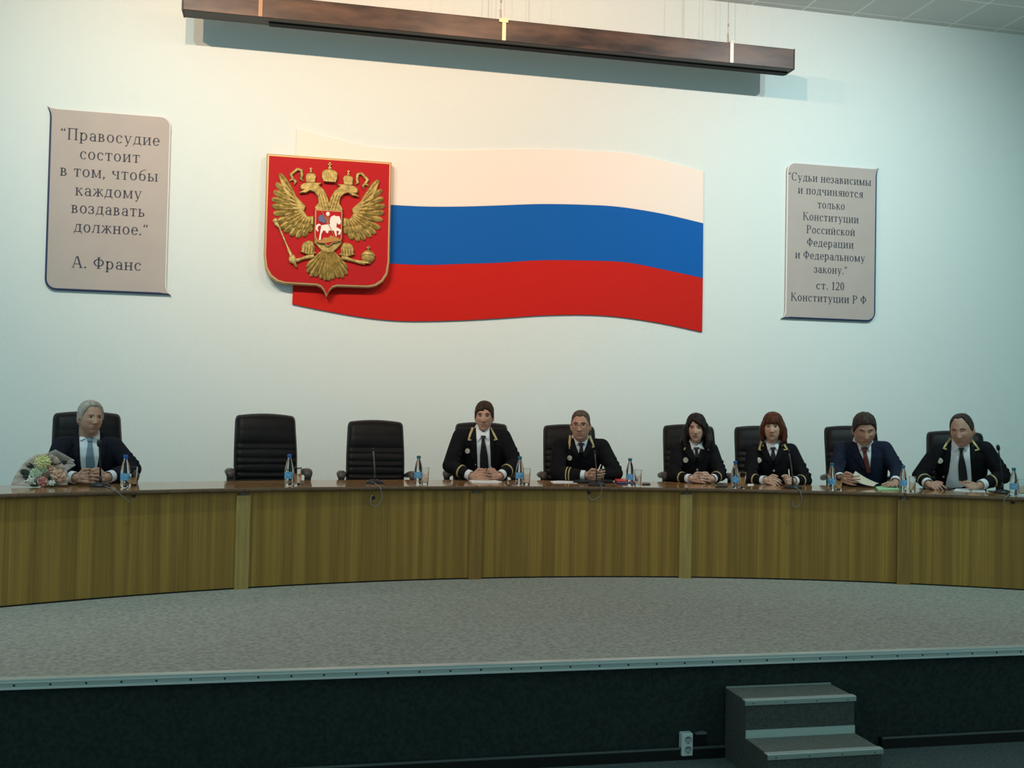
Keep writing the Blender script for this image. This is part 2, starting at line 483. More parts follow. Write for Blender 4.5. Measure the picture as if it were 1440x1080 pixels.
# ------------------------------------------------------------------ lettering drawn from strokes (a roman face: thick stems, thin joins, serifs)
TH_, TN_ = 0.125, 0.05
def g_rect(x0, y0, x1, y1): return [(x0, y0), (x1, y0), (x1, y1), (x0, y1)]
def g_stem(x, y0, y1, top=True, bot=True, s=0.085):
    out = [g_rect(x - TH_ / 2, y0, x + TH_ / 2, y1)]
    if bot: out.append(g_rect(x - TH_ / 2 - s, y0, x + TH_ / 2 + s, y0 + 0.035))
    if top: out.append(g_rect(x - TH_ / 2 - s, y1 - 0.035, x + TH_ / 2 + s, y1))
    return out
def g_h(x0, x1, y, t=TN_): return [g_rect(x0, y - t / 2, x1, y + t / 2)]
def g_line(x0, y0, x1, y1, w):
    return [[(x0 - w / 2, y0), (x0 + w / 2, y0), (x1 + w / 2, y1), (x1 - w / 2, y1)]]
def g_ring(cx, cy, rx, ry, a0=0, a1=360, n=28, tx=TH_, ty=TN_):
    out = []
    k = max(4, int(n * abs(a1 - a0) / 360))
    for i in range(k):
        p, q = math.radians(a0 + (a1 - a0) * i / k), math.radians(a0 + (a1 - a0) * (i + 1) / k)
        ix, iy = rx - tx, ry - ty
        out.append([(cx + rx * math.cos(p), cy + ry * math.sin(p)), (cx + rx * math.cos(q), cy + ry * math.sin(q)),
                    (cx + ix * math.cos(q), cy + iy * math.sin(q)), (cx + ix * math.cos(p), cy + iy * math.sin(p))])
    return out
def g_dot(cx, cy, r): return [[(cx + r * math.cos(2 * math.pi * i / 10), cy + r * math.sin(2 * math.pi * i / 10)) for i in range(10)]]
XH = 0.68
def glyph(c):
    s, h, r, l, d, st = g_stem, g_h, g_ring, g_line, g_dot, XH
    if c == ' ': return [], 0.34
    if c == 'п': return s(.16, 0, st) + s(.58, 0, st) + h(.16, .58, st - .025), .76
    if c == 'р': return s(.16, -.26, st, True) + r(.36, st / 2, .30, st / 2 + .01, -150, 150), .74
    if c == 'а': return r(.30, .20, .24, .21, 40, 320) + s(.50, 0, .46, False, False) + r(.32, .44, .245, .25, 0, 165, tx=.11) + g_rectl(.50, 0, .64, .04), .66
    if c == 'в': return s(.16, 0, st) + r(.28, .51, .24, .18, -90, 90) + r(.28, .19, .30, .195, -90, 90) + h(.16, .30, .355) + h(.16, .3, .655) + h(.16, .3, .025), .66
    if c == 'о': return r(.34, st / 2, .30, st / 2 + .012), .70
    if c == 'с': return r(.33, st / 2, .29, st / 2 + .012, 48, 318) + d(.50, .53, .06), .62
    if c == 'у': return l(.14, st, .36, .02, .115) + l(.60, st, .30, -.18, .05) + d(.22, -.20, .065) + h(.04, .26, st - .018, .035) + h(.48, .70, st - .018, .035), .72
    if c == 'д': return l(.14, .05, .26, st, .06) + s(.54, .03, st, True, False) + h(.03, .70, .03, .055) + h(.22, .56, st - .025) + g_rectl(.03, -.16, .075, .03) + g_rectl(.655, -.16, .70, .03), .74
    if c == 'и': return s(.16, 0, st) + s(.60, 0, st) + l(.20, .06, .56, st - .06, .06), .78
    if c == 'й': return glyph('и')[0] + r(.38, .90, .16, .13, 190, 350, tx=.05), .78
    if c == 'е': return r(.33, st / 2, .29, st / 2 + .012, 0, 322) + h(.1, .60, .37), .64
    if c == 'т': return s(.34, 0, st) + h(.05, .63, st - .025) + g_rectl(.05, .48, .09, st) + g_rectl(.59, .48, .63, st), .68
    if c == 'м': return s(.15, 0, st, True, True, .07) + s(.74, 0, st, True, True, .07) + l(.43, .04, .17, st, .09) + l(.45, .04, .72, st, .05), .89
    if c == 'ч': return s(.56, 0, st) + r(.36, .52, .27, .20, 180, 290) + g_rectl(.09, .50, .215, st) + g_rectl(.01, st - .035, .29, st), .74
    if c == 'б': return r(.34, .30, .29, .31) + r(.46, .42, .41, .52, 95, 180, tx=.09) + l(.44, .90, .60, 1.0, .08), .70
    if c == 'ь': return s(.16, 0, st) + r(.30, .19, .28, .195, -90, 90) + h(.16, .30, .36) + h(.16, .3, .025), .64
    if c == 'ы': return glyph('ь')[0] + s(.78, 0, st), .94
    if c == 'к': return s(.16, 0, st) + l(.24, .34, .52, st - .02, .06) + l(.60, .02, .30, .40, .115) + h(.46, .68, .018, .035) + d(.55, st - .06, .05), .70
    if c == 'ж': return s(.46, 0, st) + l(.54, .34, .78, st - .02, .055) + l(.86, .02, .58, .40, .11) + l(.38, .34, .14, st - .02, .055) + l(.06, .02, .34, .40, .11) + d(.80, st - .05, .05) + d(.12, st - .05, .05), .92
    if c == 'з': return r(.24, .51, .26, .185, -90, 140) + r(.24, .19, .28, .205, -150, 90) + d(.07, .56, .05) + d(.06, .12, .06), .58
    if c == 'л': return l(.10, .0, .26, st, .06) + s(.56, 0, st) + h(.16, .58, st - .025) + d(.08, .05, .06), .74
    if c == 'н': return s(.16, 0, st) + s(.58, 0, st) + h(.16, .58, .36), .76
    if c == 'я': return s(.54, 0, st) + r(.42, .49, .28, .20, 90, 270) + h(.4, .54, .31) + h(.4, .54, .655) + l(.10, .02, .40, .32, .10) + h(.0, .2, .018, .035), .70
    if c == 'ю': return s(.15, 0, st) + h(.15, .42, .36) + r(.66, st / 2, .28, st / 2 + .012), .98
    if c == 'ц': return s(.16, 0, st, True, False) + s(.58, 0, st, True, False) + h(.09, .74, .025) + g_rectl(.70, -.15, .745, .03), .78
    if c == 'П': return s(.20, 0, 1) + s(.76, 0, 1) + h(.2, .76, .975), .97
    if c == 'А': return l(.16, .02, .44, 1, .055) + l(.80, .02, .50, 1, .135) + h(.24, .68, .34) + h(.04, .28, .018, .035) + h(.66, .95, .018, .035), .96
    if c == 'Ф': return s(.46, 0, 1) + r(.46, .52, .42, .32), .94
    if c == 'С': return r(.46, .5, .42, .515, 42, 318) + g_rectl(.74, .68, .78, .98), .88
    if c == 'К': return s(.20, 0, 1) + l(.30, .50, .70, .98, .06) + l(.86, .02, .40, .58, .135) + h(.70, .98, .018, .035) + h(.58, .84, .982, .035), .96
    if c == 'Р': return s(.20, 0, 1) + r(.36, .73, .38, .27, -90, 90) + h(.2, .38, .485) + h(.2, .38, .975), .80
    if c == '1': return s(.25, 0, 1, False, True, .1) + l(.10, .84, .24, .97, .06), .5
    if c == '2': return r(.28, .72, .24, .28, -25, 165, tx=.11) + l(.08, .04, .48, .62, .09) + h(.05, .52, .05, .1), .58
    if c == '0': return r(.29, .5, .25, .51), .58
    if c == '.': return d(.12, .06, .075), .28
    if c == ',': return d(.14, .06, .075) + l(.08, -.14, .17, .04, .06), .30
    if c == '“': return d(.12, .80, .075) + l(.10, .82, .17, .97, .05) + d(.34, .80, .075) + l(.32, .82, .39, .97, .05), .48
    return [], 0.4
def g_rectl(x0, y0, x1, y1): return [g_rect(x0, y0, x1, y1)]
M_ink = mat('blue_black_ink', (0.030, 0.034, 0.060), 0.6)
def text_line(mb, text, x0, x1, z, height, O):
    shapes, adv = [], 0.0
    for c in text:
        g, w = glyph(c)
        shapes.append((adv, g)); adv += w + 0.06
    sx = (x1 - x0) / (adv - 0.06)
    for a, g in shapes:
        for poly in g:
            P = [O + Vector((x0 + (a + p[0]) * sx, 0, z + p[1] * height)) for p in poly]
            ar = sum(poly[i][0] * poly[(i + 1) % len(poly)][1] - poly[(i + 1) % len(poly)][0] * poly[i][1] for i in range(len(poly)))
            if ar < 0: P = P[::-1]
            n = len(P)
            Q = [p + NY * 0.003 for p in P]
            mb.add(P + Q, [tuple(range(n, 2 * n))] + [(i, (i + 1) % n, n + (i + 1) % n, n + i) for i in range(n)])

# ------------------------------------------------------------------ the two quotation scrolls
M_board = mat('scroll_grey_beige', (0.40, 0.36, 0.335), 0.6, noise=(3, (0.42, 0.38, 0.35), 2))
M_bluee = mat('scroll_dark_blue_edge', (0.018, 0.030, 0.095), 0.45)
M_edge_hi = mat('scroll_edge_highlight', (0.72, 0.73, 0.74), 0.45)  # near-white rim colour stands in for the highlight on these edges
def scroll(x_org, z_org, sgn, label, lines, org, sc, cap):
    o = empty('quotation_scroll', (x_org, WALL_Y, z_org), 0, label, 'wall plaque', 'quotation scrolls on the wall')
    W, H = 1.06, 1.685
    blue = [(-.035, H + .018), (-.018, H - .005), (-.004, H - .04), (0, H - .085), (0, .09)]
    blue += [(.09 - .09 * math.cos(a), .09 - .09 * math.sin(a)) for a in [math.pi / 2 * i / 6 for i in range(1, 7)]]
    blue += [(W - .05, 0), (W + .02, -.004), (W + .05, -.014)]
    pale = [(W + .05, -.014), (W + .02, .012), (W + .004, .05), (W, .10), (W, H - .085)]
    pale += [(W - .085 + .085 * math.cos(a), H - .085 + .085 * math.sin(a)) for a in [math.pi / 2 * i / 6 for i in range(1, 7)]]
    pale += [(.06, H), (-.004, H + .006), (-.035, H + .018)]
    f = lambda q: Vector((sgn * q[0], 0, q[1]))
    MB().prism([(sgn * q[0], q[1]) for q in blue + pale[1:-1]], 0.03, Vector((0, -0.002, 0)), UX, UZ, NY, bevel=0.004).build('board', M_board, o)
    MB().tube([f(q) + NY * 0.022 for q in blue], [0.004, .008, .012] + [0.013] * (len(blue) - 5) + [.009, .004], 8).build('dark_edge', M_bluee, o, True)
    MB().tube([f(q) + NY * 0.024 for q in pale], [0.004, .006, .008] + [0.008] * (len(pale) - 5) + [.006, .004], 8).build('edge_highlight', M_edge_hi, o, True)
    mb = MB()
    for (t, xa, ya, xb, yb) in lines:
        a = at_y(org[0] + xa / sc, org[1] + ya / sc, WALL_Y - 0.033)
        b = at_y(org[0] + xb / sc, org[1] + yb / sc, WALL_Y - 0.033)
        text_line(mb, t, a.x - x_org, b.x - x_org, (a.z + b.z) / 2 - z_org, cap, Vector((0, -0.032, 0)))
    mb.build('lettering', M_ink, o)
scroll(-2.235, 2.972, 1, 'grey scroll plaque with larger seven-line text on the wall left of the flag', [
    ('“Правосудие', 160, 236, 665, 270), ('состоит', 258, 338, 565, 355), ('в том, чтобы', 158, 420, 656, 452),
    ('каждому', 235, 520, 575, 540), ('воздавать', 215, 607, 590, 632), ('должное.“', 228, 705, 606, 724), ('А. Франс', 215, 886, 572, 902)],
    (40, 130), 3.6, 0.108)
scroll(6.302, 2.998, -1, 'grey scroll plaque with small ten-line text on the wall right of the flag', [
    ('“Судьи независимы', 192, 212, 660, 246), ('и подчиняются', 248, 288, 615, 313), ('только', 358, 371, 513, 380),
    ('Конституции', 275, 437, 590, 456), ('Российской', 295, 511, 570, 527), ('Федерации', 298, 583, 562, 599),
    ('и Федеральному', 232, 652, 626, 674), ('закону.“', 338, 733, 526, 743), ('ст. 120', 350, 826, 509, 833), ('Конституции Р Ф', 207, 890, 634, 910)],
    (1060, 200), 4.0, 0.087)

# ------------------------------------------------------------------ coat of arms
SH_Y = 10.185                                       # face of the shield
em = empty('coat_of_arms', (0.345, WALL_Y, 3.72), 0, 'red shield with gold two-headed eagle relief mounted over the left end of the flag', 'coat of arms')
EO = Vector((0.345, WALL_Y, 3.72))
def ep(px, py, y=SH_Y):                             # photo pixel -> (x, z) on the shield, relative to the empty
    p = at_y(px, py, y) - EO
    return (p.x, p.z)
XC = (ep(377, 217)[0] + ep(549, 228)[0]) / 2        # axis of symmetry
def z6(x, y): return ep(340 + x / 3.857, 160 + y / 3.857)
def r3(x, y): return ep(370 + x / 10.28, 210 + y / 10.28)
def r5(x, y): return ep(370 + x / 9.39, 305 + y / 9.39)
ZT, XR = ep(463, 222)[1], ep(549, 300)[0] - XC
ZB = ep(440, 401)[1]
half = [(0, ZT), (XR, ZT), (XR + .004, ZB + .26), (XR - .012, ZB + .14), (XR - .055, ZB + .065), (XR - .12, ZB + .018), (XR - .19, ZB),
        (.10, ZB - .004), (.055, ZB - .02), (.025, ZB - .055), (0, ZB - .11)]
outline = [(XC + p[0], p[1]) for p in half] + [(XC - p[0], p[1]) for p in half[::-1][1:-1]]
def inset(poly, k):
    zc = (ZT + ZB) / 2
    return [(XC + (p[0] - XC) * (1 - k / XR), zc + (p[1] - zc) * (1 - k / ((ZT - ZB) / 2))) for p in poly]
EP0 = Vector((0, 0, 0))
M_rim = mat('shield_gold_rim', (0.52, 0.33, 0.15), 0.4, 0.4)
M_red = mat('shield_red', (0.42, 0.011, 0.015), 0.6, spec=0.15)
M_gold = mat('antique_gold', (0.50, 0.385, 0.12), 0.45, 0.35, noise=(26, (0.26, 0.19, 0.05), 3))
M_gold2 = mat('antique_gold_pale', (0.64, 0.51, 0.20), 0.42, 0.35, noise=(30, (0.36, 0.27, 0.08), 3))
MB().prism(outline, 0.0965, Vector((0, -0.0225, 0)), UX, UZ, NY, bevel=0.01).build('shield_board', M_rim, em)
FY = -(WALL_Y - SH_Y) - 0.006
MB().prism(inset(outline, 0.022), 0.006, Vector((0, FY + 0.004, 0)), UX, UZ, NY).build('red_field', M_red, em)
RY = Vector((0, FY - 0.001, 0))
def feather(mb, b, t, wd, h, mi=0):
    b, t = Vector(b), Vector(t)
    d = t - b
    L = d.length
    d.normalize()
    n = Vector((-d.y, d.x))
    prof = [(0, .25), (.2, .55), (.5, .85), (.75, 1), (.9, .85), (.97, .55), (1, .1)]
    vs, fs = [], []
    for (u_, w_) in prof:
        c = b + d * (L * u_)
        hh = h * (0.5 + 0.5 * w_)
        for k, (s_, q) in enumerate(((-1, 0), (-.75, .6), (-.15, 1.0), (0, .72), (.15, 1.0), (.75, .6), (1, 0))):
            p = c + n * (s_ * w_ * wd / 2)
            vs.append(RY + UX * p.x + UZ * p.y + NY * (hh * q))
    for i in range(len(prof) - 1):
        for k in range(6):
            fs.append((i * 7 + k, i * 7 + k + 1, (i + 1) * 7 + k + 1, (i + 1) * 7 + k))
    mb.add(vs, fs, mi)
def mir(p, s): return p if s < 0 else (2 * XC - p[0], p[1])
tips = [(392.9, 244.5), (387.3, 257.7), (384.4, 269.3), (381.6, 280), (382.0, 290.3), (383.9, 301), (387, 313.5), (393, 322), (400, 327.3), (408.3, 332.6), (417.4, 335.3), (427, 333.7), (435, 327)]
bases = [(417, 279), (416, 282), (418, 286), (420, 290), (421, 294), (423, 298), (424, 300), (426, 302), (428, 303), (430, 305), (433, 306), (436, 307), (439, 307)]
lead = [(392, 246.5), (395.5, 250), (405, 263), (415.7, 276), (429.8, 290.6), (427.5, 297.5), (432, 305.3), (441, 304.5), (441, 317), (430, 316), (420, 307), (412, 296), (404, 281), (396, 262)]
def epl(pts): return [ep(*p) for p in pts]
def relief(mb, pts, h, s=-1, base=0.0, bev=None, mi=0):
    mb.prism([mir(p, s) for p in pts], h, RY + NY * base, UX, UZ, NY, mi, bevel=bev if bev is not None else min(h * 0.45, 0.006))
for s, nm in ((-1, 'wing'), (1, 'wing')):
    mb = MB()
    for b, t in zip(bases, tips):
        feather(mb, mir(ep(*b), s), mir(ep(*t), s), 0.066, 0.026)
    relief(mb, epl(lead), 0.030, s)
    for i in range(len(tips) - 1):
        b = ((bases[i][0] + bases[i + 1][0]) / 2, (bases[i][1] + bases[i + 1][1]) / 2)
        t = ((tips[i][0] + tips[i + 1][0]) / 2, (tips[i][1] + tips[i + 1][1]) / 2)
        for k, wd, hh in ((.62, .050, .038), (.36, .042, .044)):
            feather(mb, mir(ep(b[0], b[1]), s), mir(ep(b[0] + (t[0] - b[0]) * k, b[1] + (t[1] - b[1]) * k), s), wd, hh, 1)
    o = mb.build(nm, [M_gold, M_gold2], em)
    recalc(o.data)
headp = [(535, 570), (545, 525), (600, 497), (720, 490), (850, 500), (805, 530), (880, 600), (930, 700), (955, 800), (950, 900), (770, 900), (745, 850), (800, 780), (790, 690), (740, 630), (680, 605), (620, 640), (570, 638), (530, 648), (522, 632), (560, 612), (610, 588), (560, 598)]
for s in (-1, 1):
    mb = MB()
    relief(mb, [r3(*p) for p in headp], 0.040, s)
    for i in range(5):                               # neck feathers
        for j in range(3):
            x = 790 + 40 * j + 14 * i; y = 620 + 55 * i
            feather(mb, mir(r3(x, y), s), mir(r3(x + 30, y + 80), s), 0.022, 0.050, 1)
    mb.ball(RY + UX * mir(r3(655, 525), s)[0] + UZ * r3(655, 525)[1] + NY * 0.04, (.008, .004, .006), 8, 6, 1)
    o = mb.build('eagle_head', [M_gold, M_gold2], em); recalc(o.data)
def crown(pts, ball, cross, band, s, big=1.0):
    mb = MB()
    relief(mb, pts, 0.034 * big, s)
    for k in (-.5, 0, .5):
        c = [sum(p[0] for p in pts) / len(pts), 0]
        zt, zb = max(p[1] for p in pts), min(p[1] for p in pts)
        wd = (max(p[0] for p in pts) - min(p[0] for p in pts)) / 2
        q = [mir((c[0] + k * wd * f, zz), s) for f, zz in ((.75, zb), (1.25, zb + .6 * (zt - zb)), (.7, zt - .006))]
        mb.tube([RY + UX * p[0] + UZ * p[1] + NY * 0.034 * big for p in q], 0.006 * big, 6, 1)
    q = [mir(p, s) for p in band]
    mb.tube([RY + UX * p[0] + UZ * p[1] + NY * 0.034 * big for p in q], 0.009 * big, 6, 1)
    b_ = mir(ball, s)
    mb.ball(RY + UX * b_[0] + UZ * b_[1] + NY * 0.02, 0.016 * big, 10, 8, 1)
    c_ = mir(cross, s)
    mb.box(RY + UX * c_[0] + UZ * c_[1] + NY * 0.016, (.010 * big, .012, .042 * big), 1)
    mb.box(RY + UX * c_[0] + UZ * (c_[1] + .004) + NY * 0.016, (.030 * big, .012, .010 * big), 1)
    o = mb.build('crown', [M_gold, M_gold2], em); recalc(o.data)
sc_ = [(625, 492), (612, 400), (632, 362), (690, 350), (745, 362), (768, 400), (748, 492)]
for s in (-1, 1):
    crown([r3(*p) for p in sc_], r3(690, 335), r3(690, 298), [r3(622, 470), r3(750, 470)], s, 0.8)
cc = [(875, 480), (848, 420), (848, 345), (885, 312), (963, 303)]
ccp = [r3(*p) for p in cc]
crown(ccp + [(2 * XC - p[0], p[1]) for p in ccp[::-1][1:]], (XC, r3(963, 283)[1]), (XC, r3(963, 232)[1]), [r3(868, 465), (2 * XC - r3(868, 465)[0], r3(868, 465)[1])], -1, 1.15)
for s in (-1, 1):
    pth = [(448, 525), (470, 475), (430, 430), (402, 375), (440, 340), (500, 295), (552, 310), (562, 380), (545, 435), (585, 470)]
    mb = MB()
    P = [mir(r3(*p), s) for p in pth]
    mb.tube([RY + UX * p[0] + UZ * p[1] + NY * (0.012 + 0.006 * (i % 2)) for i, p in enumerate(P)], [.004, .014, .015, .016, .016, .016, .017, .016, .014, .004], 8, flat=0.6, up=(0, -1, 0))
    p = mir(r3(400, 450), s); q = mir(r3(455, 440), s)
    mb.tube([RY + UX * q[0] + UZ * q[1] + NY * .012, RY + UX * p[0] + UZ * (p[1]) + NY * .012, RY + UX * mir(r3(380, 475), s)[0] + UZ * r3(380, 475)[1] + NY * .01], [.012, .012, .003], 8)
    mb.build('ribbon', M_gold, em, True)
# body and tail
tz = ep(462, 352)
mb = MB()
relief(mb, [(XC - .13, ep(442, 292)[1]), (XC + .13, ep(442, 292)[1]), (XC + .13, ep(442, 342)[1]), (XC + .045, ep(462, 356)[1]), (XC - .045, ep(462, 356)[1]), (XC - .13, ep(442, 342)[1])], 0.03)
for p in [(431.5, 377), (432, 384), (437, 389.5), (443.5, 390), (451, 392.5), (458, 394.5), (462, 395.5)]:
    for s in (-1, 1):
        t = ep(*p)
        feather(mb, mir((XC + (t[0] - XC) * .08, tz[1] + .02), s), mir(t, s), 0.064, 0.030)
for p in [(436, 380), (441, 386), (449, 387), (457, 388)]:
    for s in (-1, 1):
        t = ep(*p)
        feather(mb, mir((XC + (t[0] - XC) * .08, tz[1] + .02), s), mir(t, s), 0.034, 0.042, 1)
o = mb.build('tail', [M_gold, M_gold2], em); recalc(o.data)
for s in (-1, 1):                                   # legs
    mb = MB()
    relief(mb, [r5(*p) for p in [(650, 330), (600, 320), (535, 345), (505, 400), (510, 450), (490, 462), (545, 490), (600, 505), (660, 500), (705, 490), (675, 460), (680, 400)]], 0.035, s)
    for k in range(4):
        feather(mb, mir(r5(560 + 35 * k, 350), s), mir(r5(540 + 38 * k, 490), s), 0.03, 0.046, 1)
    arm = [mir(r5(*p), s) for p in [(670, 525), (600, 530), (520, 555), (450, 580), (410, 570)]]
    if s > 0: arm = [ep(460 + x / 9.39, 305 + y / 9.39) for x, y in [(190, 550), (250, 550), (330, 580), (430, 605), (500, 610)]]
    mb.tube([RY + UX * p[0] + UZ * p[1] + NY * 0.018 for p in arm], [.022, .02, .015, .018, .022], 10, 1)
    e = arm[-1]
    for k in (-1, 0, 1):
        d_ = Vector((-.6 * -s if s > 0 else -.5, .55 * k + (.5 if s > 0 else .3)))
        mb.tube([RY + UX * e[0] + UZ * e[1] + NY * 0.02, RY + UX * (e[0] + d_.x * .05) + UZ * (e[1] + d_.y * .04) + NY * 0.03, RY + UX * (e[0] + d_.x * .07 + .01) + UZ * (e[1] + d_.y * .08) + NY * 0.022], [.011, .009, .004], 7)
    o = mb.build('leg', [M_gold, M_gold2], em); recalc(o.data)
mb = MB()
sp = [r5(*p) for p in [(150, 30), (175, 95), (215, 150), (325, 410), (345, 455), (365, 510), (400, 590), (440, 672)]]
mb.tube([RY + UX * p[0] + UZ * p[1] + NY * 0.022 for p in sp], [.012, .022, .008, .008, .016, .014, .022, .008], 10)
mb.ball(RY + UX * r5(165, 60)[0] + UZ * r5(165, 60)[1] + NY * .02, .028, 10, 8)
mb.ball(RY + UX * r5(385, 560)[0] + UZ * r5(385, 560)[1] + NY * .02, (.035, .02, .045), 10, 8)
mb.build('sceptre', M_gold2, em, True)
oc = ep(460 + 540 / 9.39, 305 + 530 / 9.39)
mb = MB()
mb.ball(RY + UX * oc[0] + UZ * oc[1] + NY * 0.012, (.066, .036, .066), 20, 14)
mb.tube([RY + UX * (oc[0] + .066 * math.cos(q)) + UZ * (oc[1] + .012 * math.sin(q) + .01) + NY * (.012 + .038 * abs(math.sin(q))) for q in [math.pi * i / 10 for i in range(11)]], .006, 6, 1)
mb.box(RY + UX * oc[0] + UZ * (oc[1] + .083) + NY * .014, (.011, .012, .04), 1)
mb.box(RY + UX * oc[0] + UZ * (oc[1] + .088) + NY * .014, (.034, .012, .011), 1)
mb.build('orb', [M_gold, M_gold2], em, True)
# inner shield with the rider
hz, lz = ep(463, 297)[1], ep(463, 340)[1]
hw = .132
inn = [(0, hz), (hw, hz), (hw, lz + .03), (hw - .01, lz + .005), (hw - .04, lz - .012), (.05, lz - .02), (0, ep(463, 349)[1])]
innp = [(XC + p[0], p[1]) for p in inn] + [(XC - p[0], p[1]) for p in inn[::-1][1:-1]]
cz = (hz + lz) / 2
ish = MB().prism(innp, 0.05, RY, UX, UZ, NY, bevel=0.006).build('breast_shield', M_rim, em)
mb = MB()
mb.prism([(XC + (p[0] - XC) * .91, cz + (p[1] - cz) * .93) for p in innp], 0.004, RY + NY * 0.049, UX, UZ, NY, 0)
def fig(pts, mi, h=0.006): mb.prism([z6(*p) for p in pts], h, RY + NY * 0.052, UX, UZ, NY, mi, bevel=0.0015)
fig([(430, 612), (460, 606), (478, 604), (474, 585), (482, 566), (500, 556), (508, 562), (528, 562), (537, 590), (532, 606), (522, 606), (514, 598), (512, 622), (530, 630), (540, 640), (530, 662), (518, 660), (528, 645), (512, 640), (514, 668), (508, 672), (498, 640), (470, 640), (466, 655), (456, 650), (452, 640), (440, 640), (430, 660), (428, 690), (416, 690), (424, 650)], 1)
fig([(432, 612), (418, 602), (403, 610), (400, 632), (410, 645), (416, 640), (410, 628), (416, 614)], 1, .005)
fig([(412, 572), (424, 556), (440, 556), (452, 580), (452, 602), (436, 596), (420, 590)], 2, .008)
fig([(450, 566), (466, 560), (478, 580), (470, 606), (456, 606)], 3, .009)
mb.ball(RY + UX * z6(466, 550)[0] + UZ * z6(466, 550)[1] + NY * .056, (.019, .006, .022), 10, 8, 1)
fig([(400, 668), (412, 690), (430, 692), (446, 676), (470, 678), (480, 664), (500, 672), (524, 680), (536, 696), (510, 696), (480, 702), (450, 708), (420, 706), (402, 698)], 4, .006)
mb.tube([RY + UX * z6(*p)[0] + UZ * z6(*p)[1] + NY * .062 for p in [(432, 536), (472, 610), (500, 672)]], .0035, 6, 4)
o = mb.build('rider_relief', [M_red, mat('rider_white', (0.80, 0.74, 0.68), 0.5), mat('cape_blue', (0.10, 0.11, 0.24), 0.5), mat('rider_rust', (0.30, 0.06, 0.04), 0.5), mat('dragon_ochre', (0.42, 0.20, 0.04), 0.5)], em)
o.parent = ish
recalc(o.data)
# ------------------------------------------------------------------ the curved presidium table, in sections
def wood(name, stops, su, sv, rough, coat=0.0, uv=True, grain=0.35):
    m = mat(name, stops[0][1], rough, coat=coat)
    nt = m.node_tree; b = nt.nodes['Principled BSDF']
    tc = nt.nodes.new('ShaderNodeTexCoord')
    def tex(scale, detail, vec_scale):
        mp = nt.nodes.new('ShaderNodeMapping'); mp.inputs['Scale'].default_value = vec_scale
        nt.links.new(tc.outputs['UV' if uv else 'Object'], mp.inputs[0])
        n_ = nt.nodes.new('ShaderNodeTexNoise'); n_.inputs['Scale'].default_value = scale; n_.inputs['Detail'].default_value = detail
        nt.links.new(mp.outputs[0], n_.inputs['Vector'])
        return n_.outputs['Fac']
    c1 = ramp(nt, tex(1.0, 1.5, (su, sv, 1)), stops)
    g = ramp(nt, tex(1.0, 5, (su * 14, sv * 6, 1)), [(0.3, (1 - grain,) * 3), (0.7, (1 + grain * .4,) * 3)])
    mx = nt.nodes.new('ShaderNodeMix'); mx.data_type = 'RGBA'; mx.blend_type = 'MULTIPLY'
    mx.inputs[0].default_value = 1.0
    nt.links.new(c1, mx.inputs[6]); nt.links.new(g, mx.inputs[7]); nt.links.new(mx.outputs[2], b.inputs['Base Color'])
    return m
M_panel = wood('striped_veneer', [(0.30, (0.255, 0.128, 0.020)), (0.42, (0.390, 0.222, 0.036)), (0.52, (0.270, 0.148, 0.024)), (0.62, (0.415, 0.240, 0.040)), (0.74, (0.285, 0.142, 0.022))], 5.2, 0.10, 0.55, grain=0.25)
M_pil_a = wood('pale_veneer', [(0.3, (0.40, 0.270, 0.078)), (0.7, (0.52, 0.355, 0.102))], 30, 0.6, 0.5)
M_pil_b = wood('brown_veneer', [(0.3, (0.265, 0.145, 0.029)), (0.7, (0.345, 0.19, 0.039))], 30, 0.6, 0.5)
M_top = wood('polished_tabletop', [(0.3, (0.33, 0.165, 0.066)), (0.7, (0.44, 0.23, 0.095))], 1.2, 14, 0.09)
M_topedge = wood('tabletop_edge', [(0.3, (0.11, 0.060, 0.028)), (0.7, (0.15, 0.085, 0.04))], 3, 3, 0.3)
M_kick = mat('kick_gap_black', (0.01, 0.01, 0.009), 0.7)  # black strip put in for the shade of the kickspace gap

def sweep(name, prof, a0, a1, mats, parent, mis=None, n=None, origin=(0, 0, 0), smooth=True, vu=None):
    """profile (radius, z) swept along the arc between two angles; closed profile, capped ends, UV = (arc length, profile)"""
    n = n or max(2, int(abs(a1 - a0) / 0.012))
    k = len(prof)
    O = Vector(origin)
    vs, fs, ms, uvs = [], [], [], []
    for i in range(n + 1):
        a = a0 + (a1 - a0) * i / n
        for (r_, z_) in prof: vs.append(arc_pt(a, r_, z_) - O)
    acc = [0]
    for j in range(k):
        p, q = prof[j], prof[(j + 1) % k]
        acc.append(acc[-1] + math.hypot(q[0] - p[0], q[1] - p[1]))
    for i in range(n):
        u0, u1 = (a0 + (a1 - a0) * i / n) * ARC_R, (a0 + (a1 - a0) * (i + 1) / n) * ARC_R
        for j in range(k):
            fs.append((i * k + j, (i + 1) * k + j, (i + 1) * k + (j + 1) % k, i * k + (j + 1) % k))
            ms.append(mis[j] if mis else 0)
            uvs += [(u0, acc[j]), (u1, acc[j]), (u1, acc[j + 1]), (u0, acc[j + 1])]
    fs.append(tuple(range(k))); ms.append(0); uvs += [(prof[j][0], prof[j][1]) for j in range(k)]
    fs.append(tuple(n * k + j for j in range(k))[::-1]); ms.append(0); uvs += [(prof[j][0], prof[j][1]) for j in range(k)][::-1]
    me = bpy.data.meshes.new(name)
    me.from_pydata([tuple(v) for v in vs], [], fs)
    for m_ in mats: me.materials.append(m_)
    me.polygons.foreach_set('material_index', ms)
    l = me.uv_layers.new(name='UVMap')
    for i, q in enumerate(uvs): l.data[i].uv = q
    recalc(me)
    o = bpy.data.objects.new(name, me); COL.objects.link(o); o.parent = parent
    return o
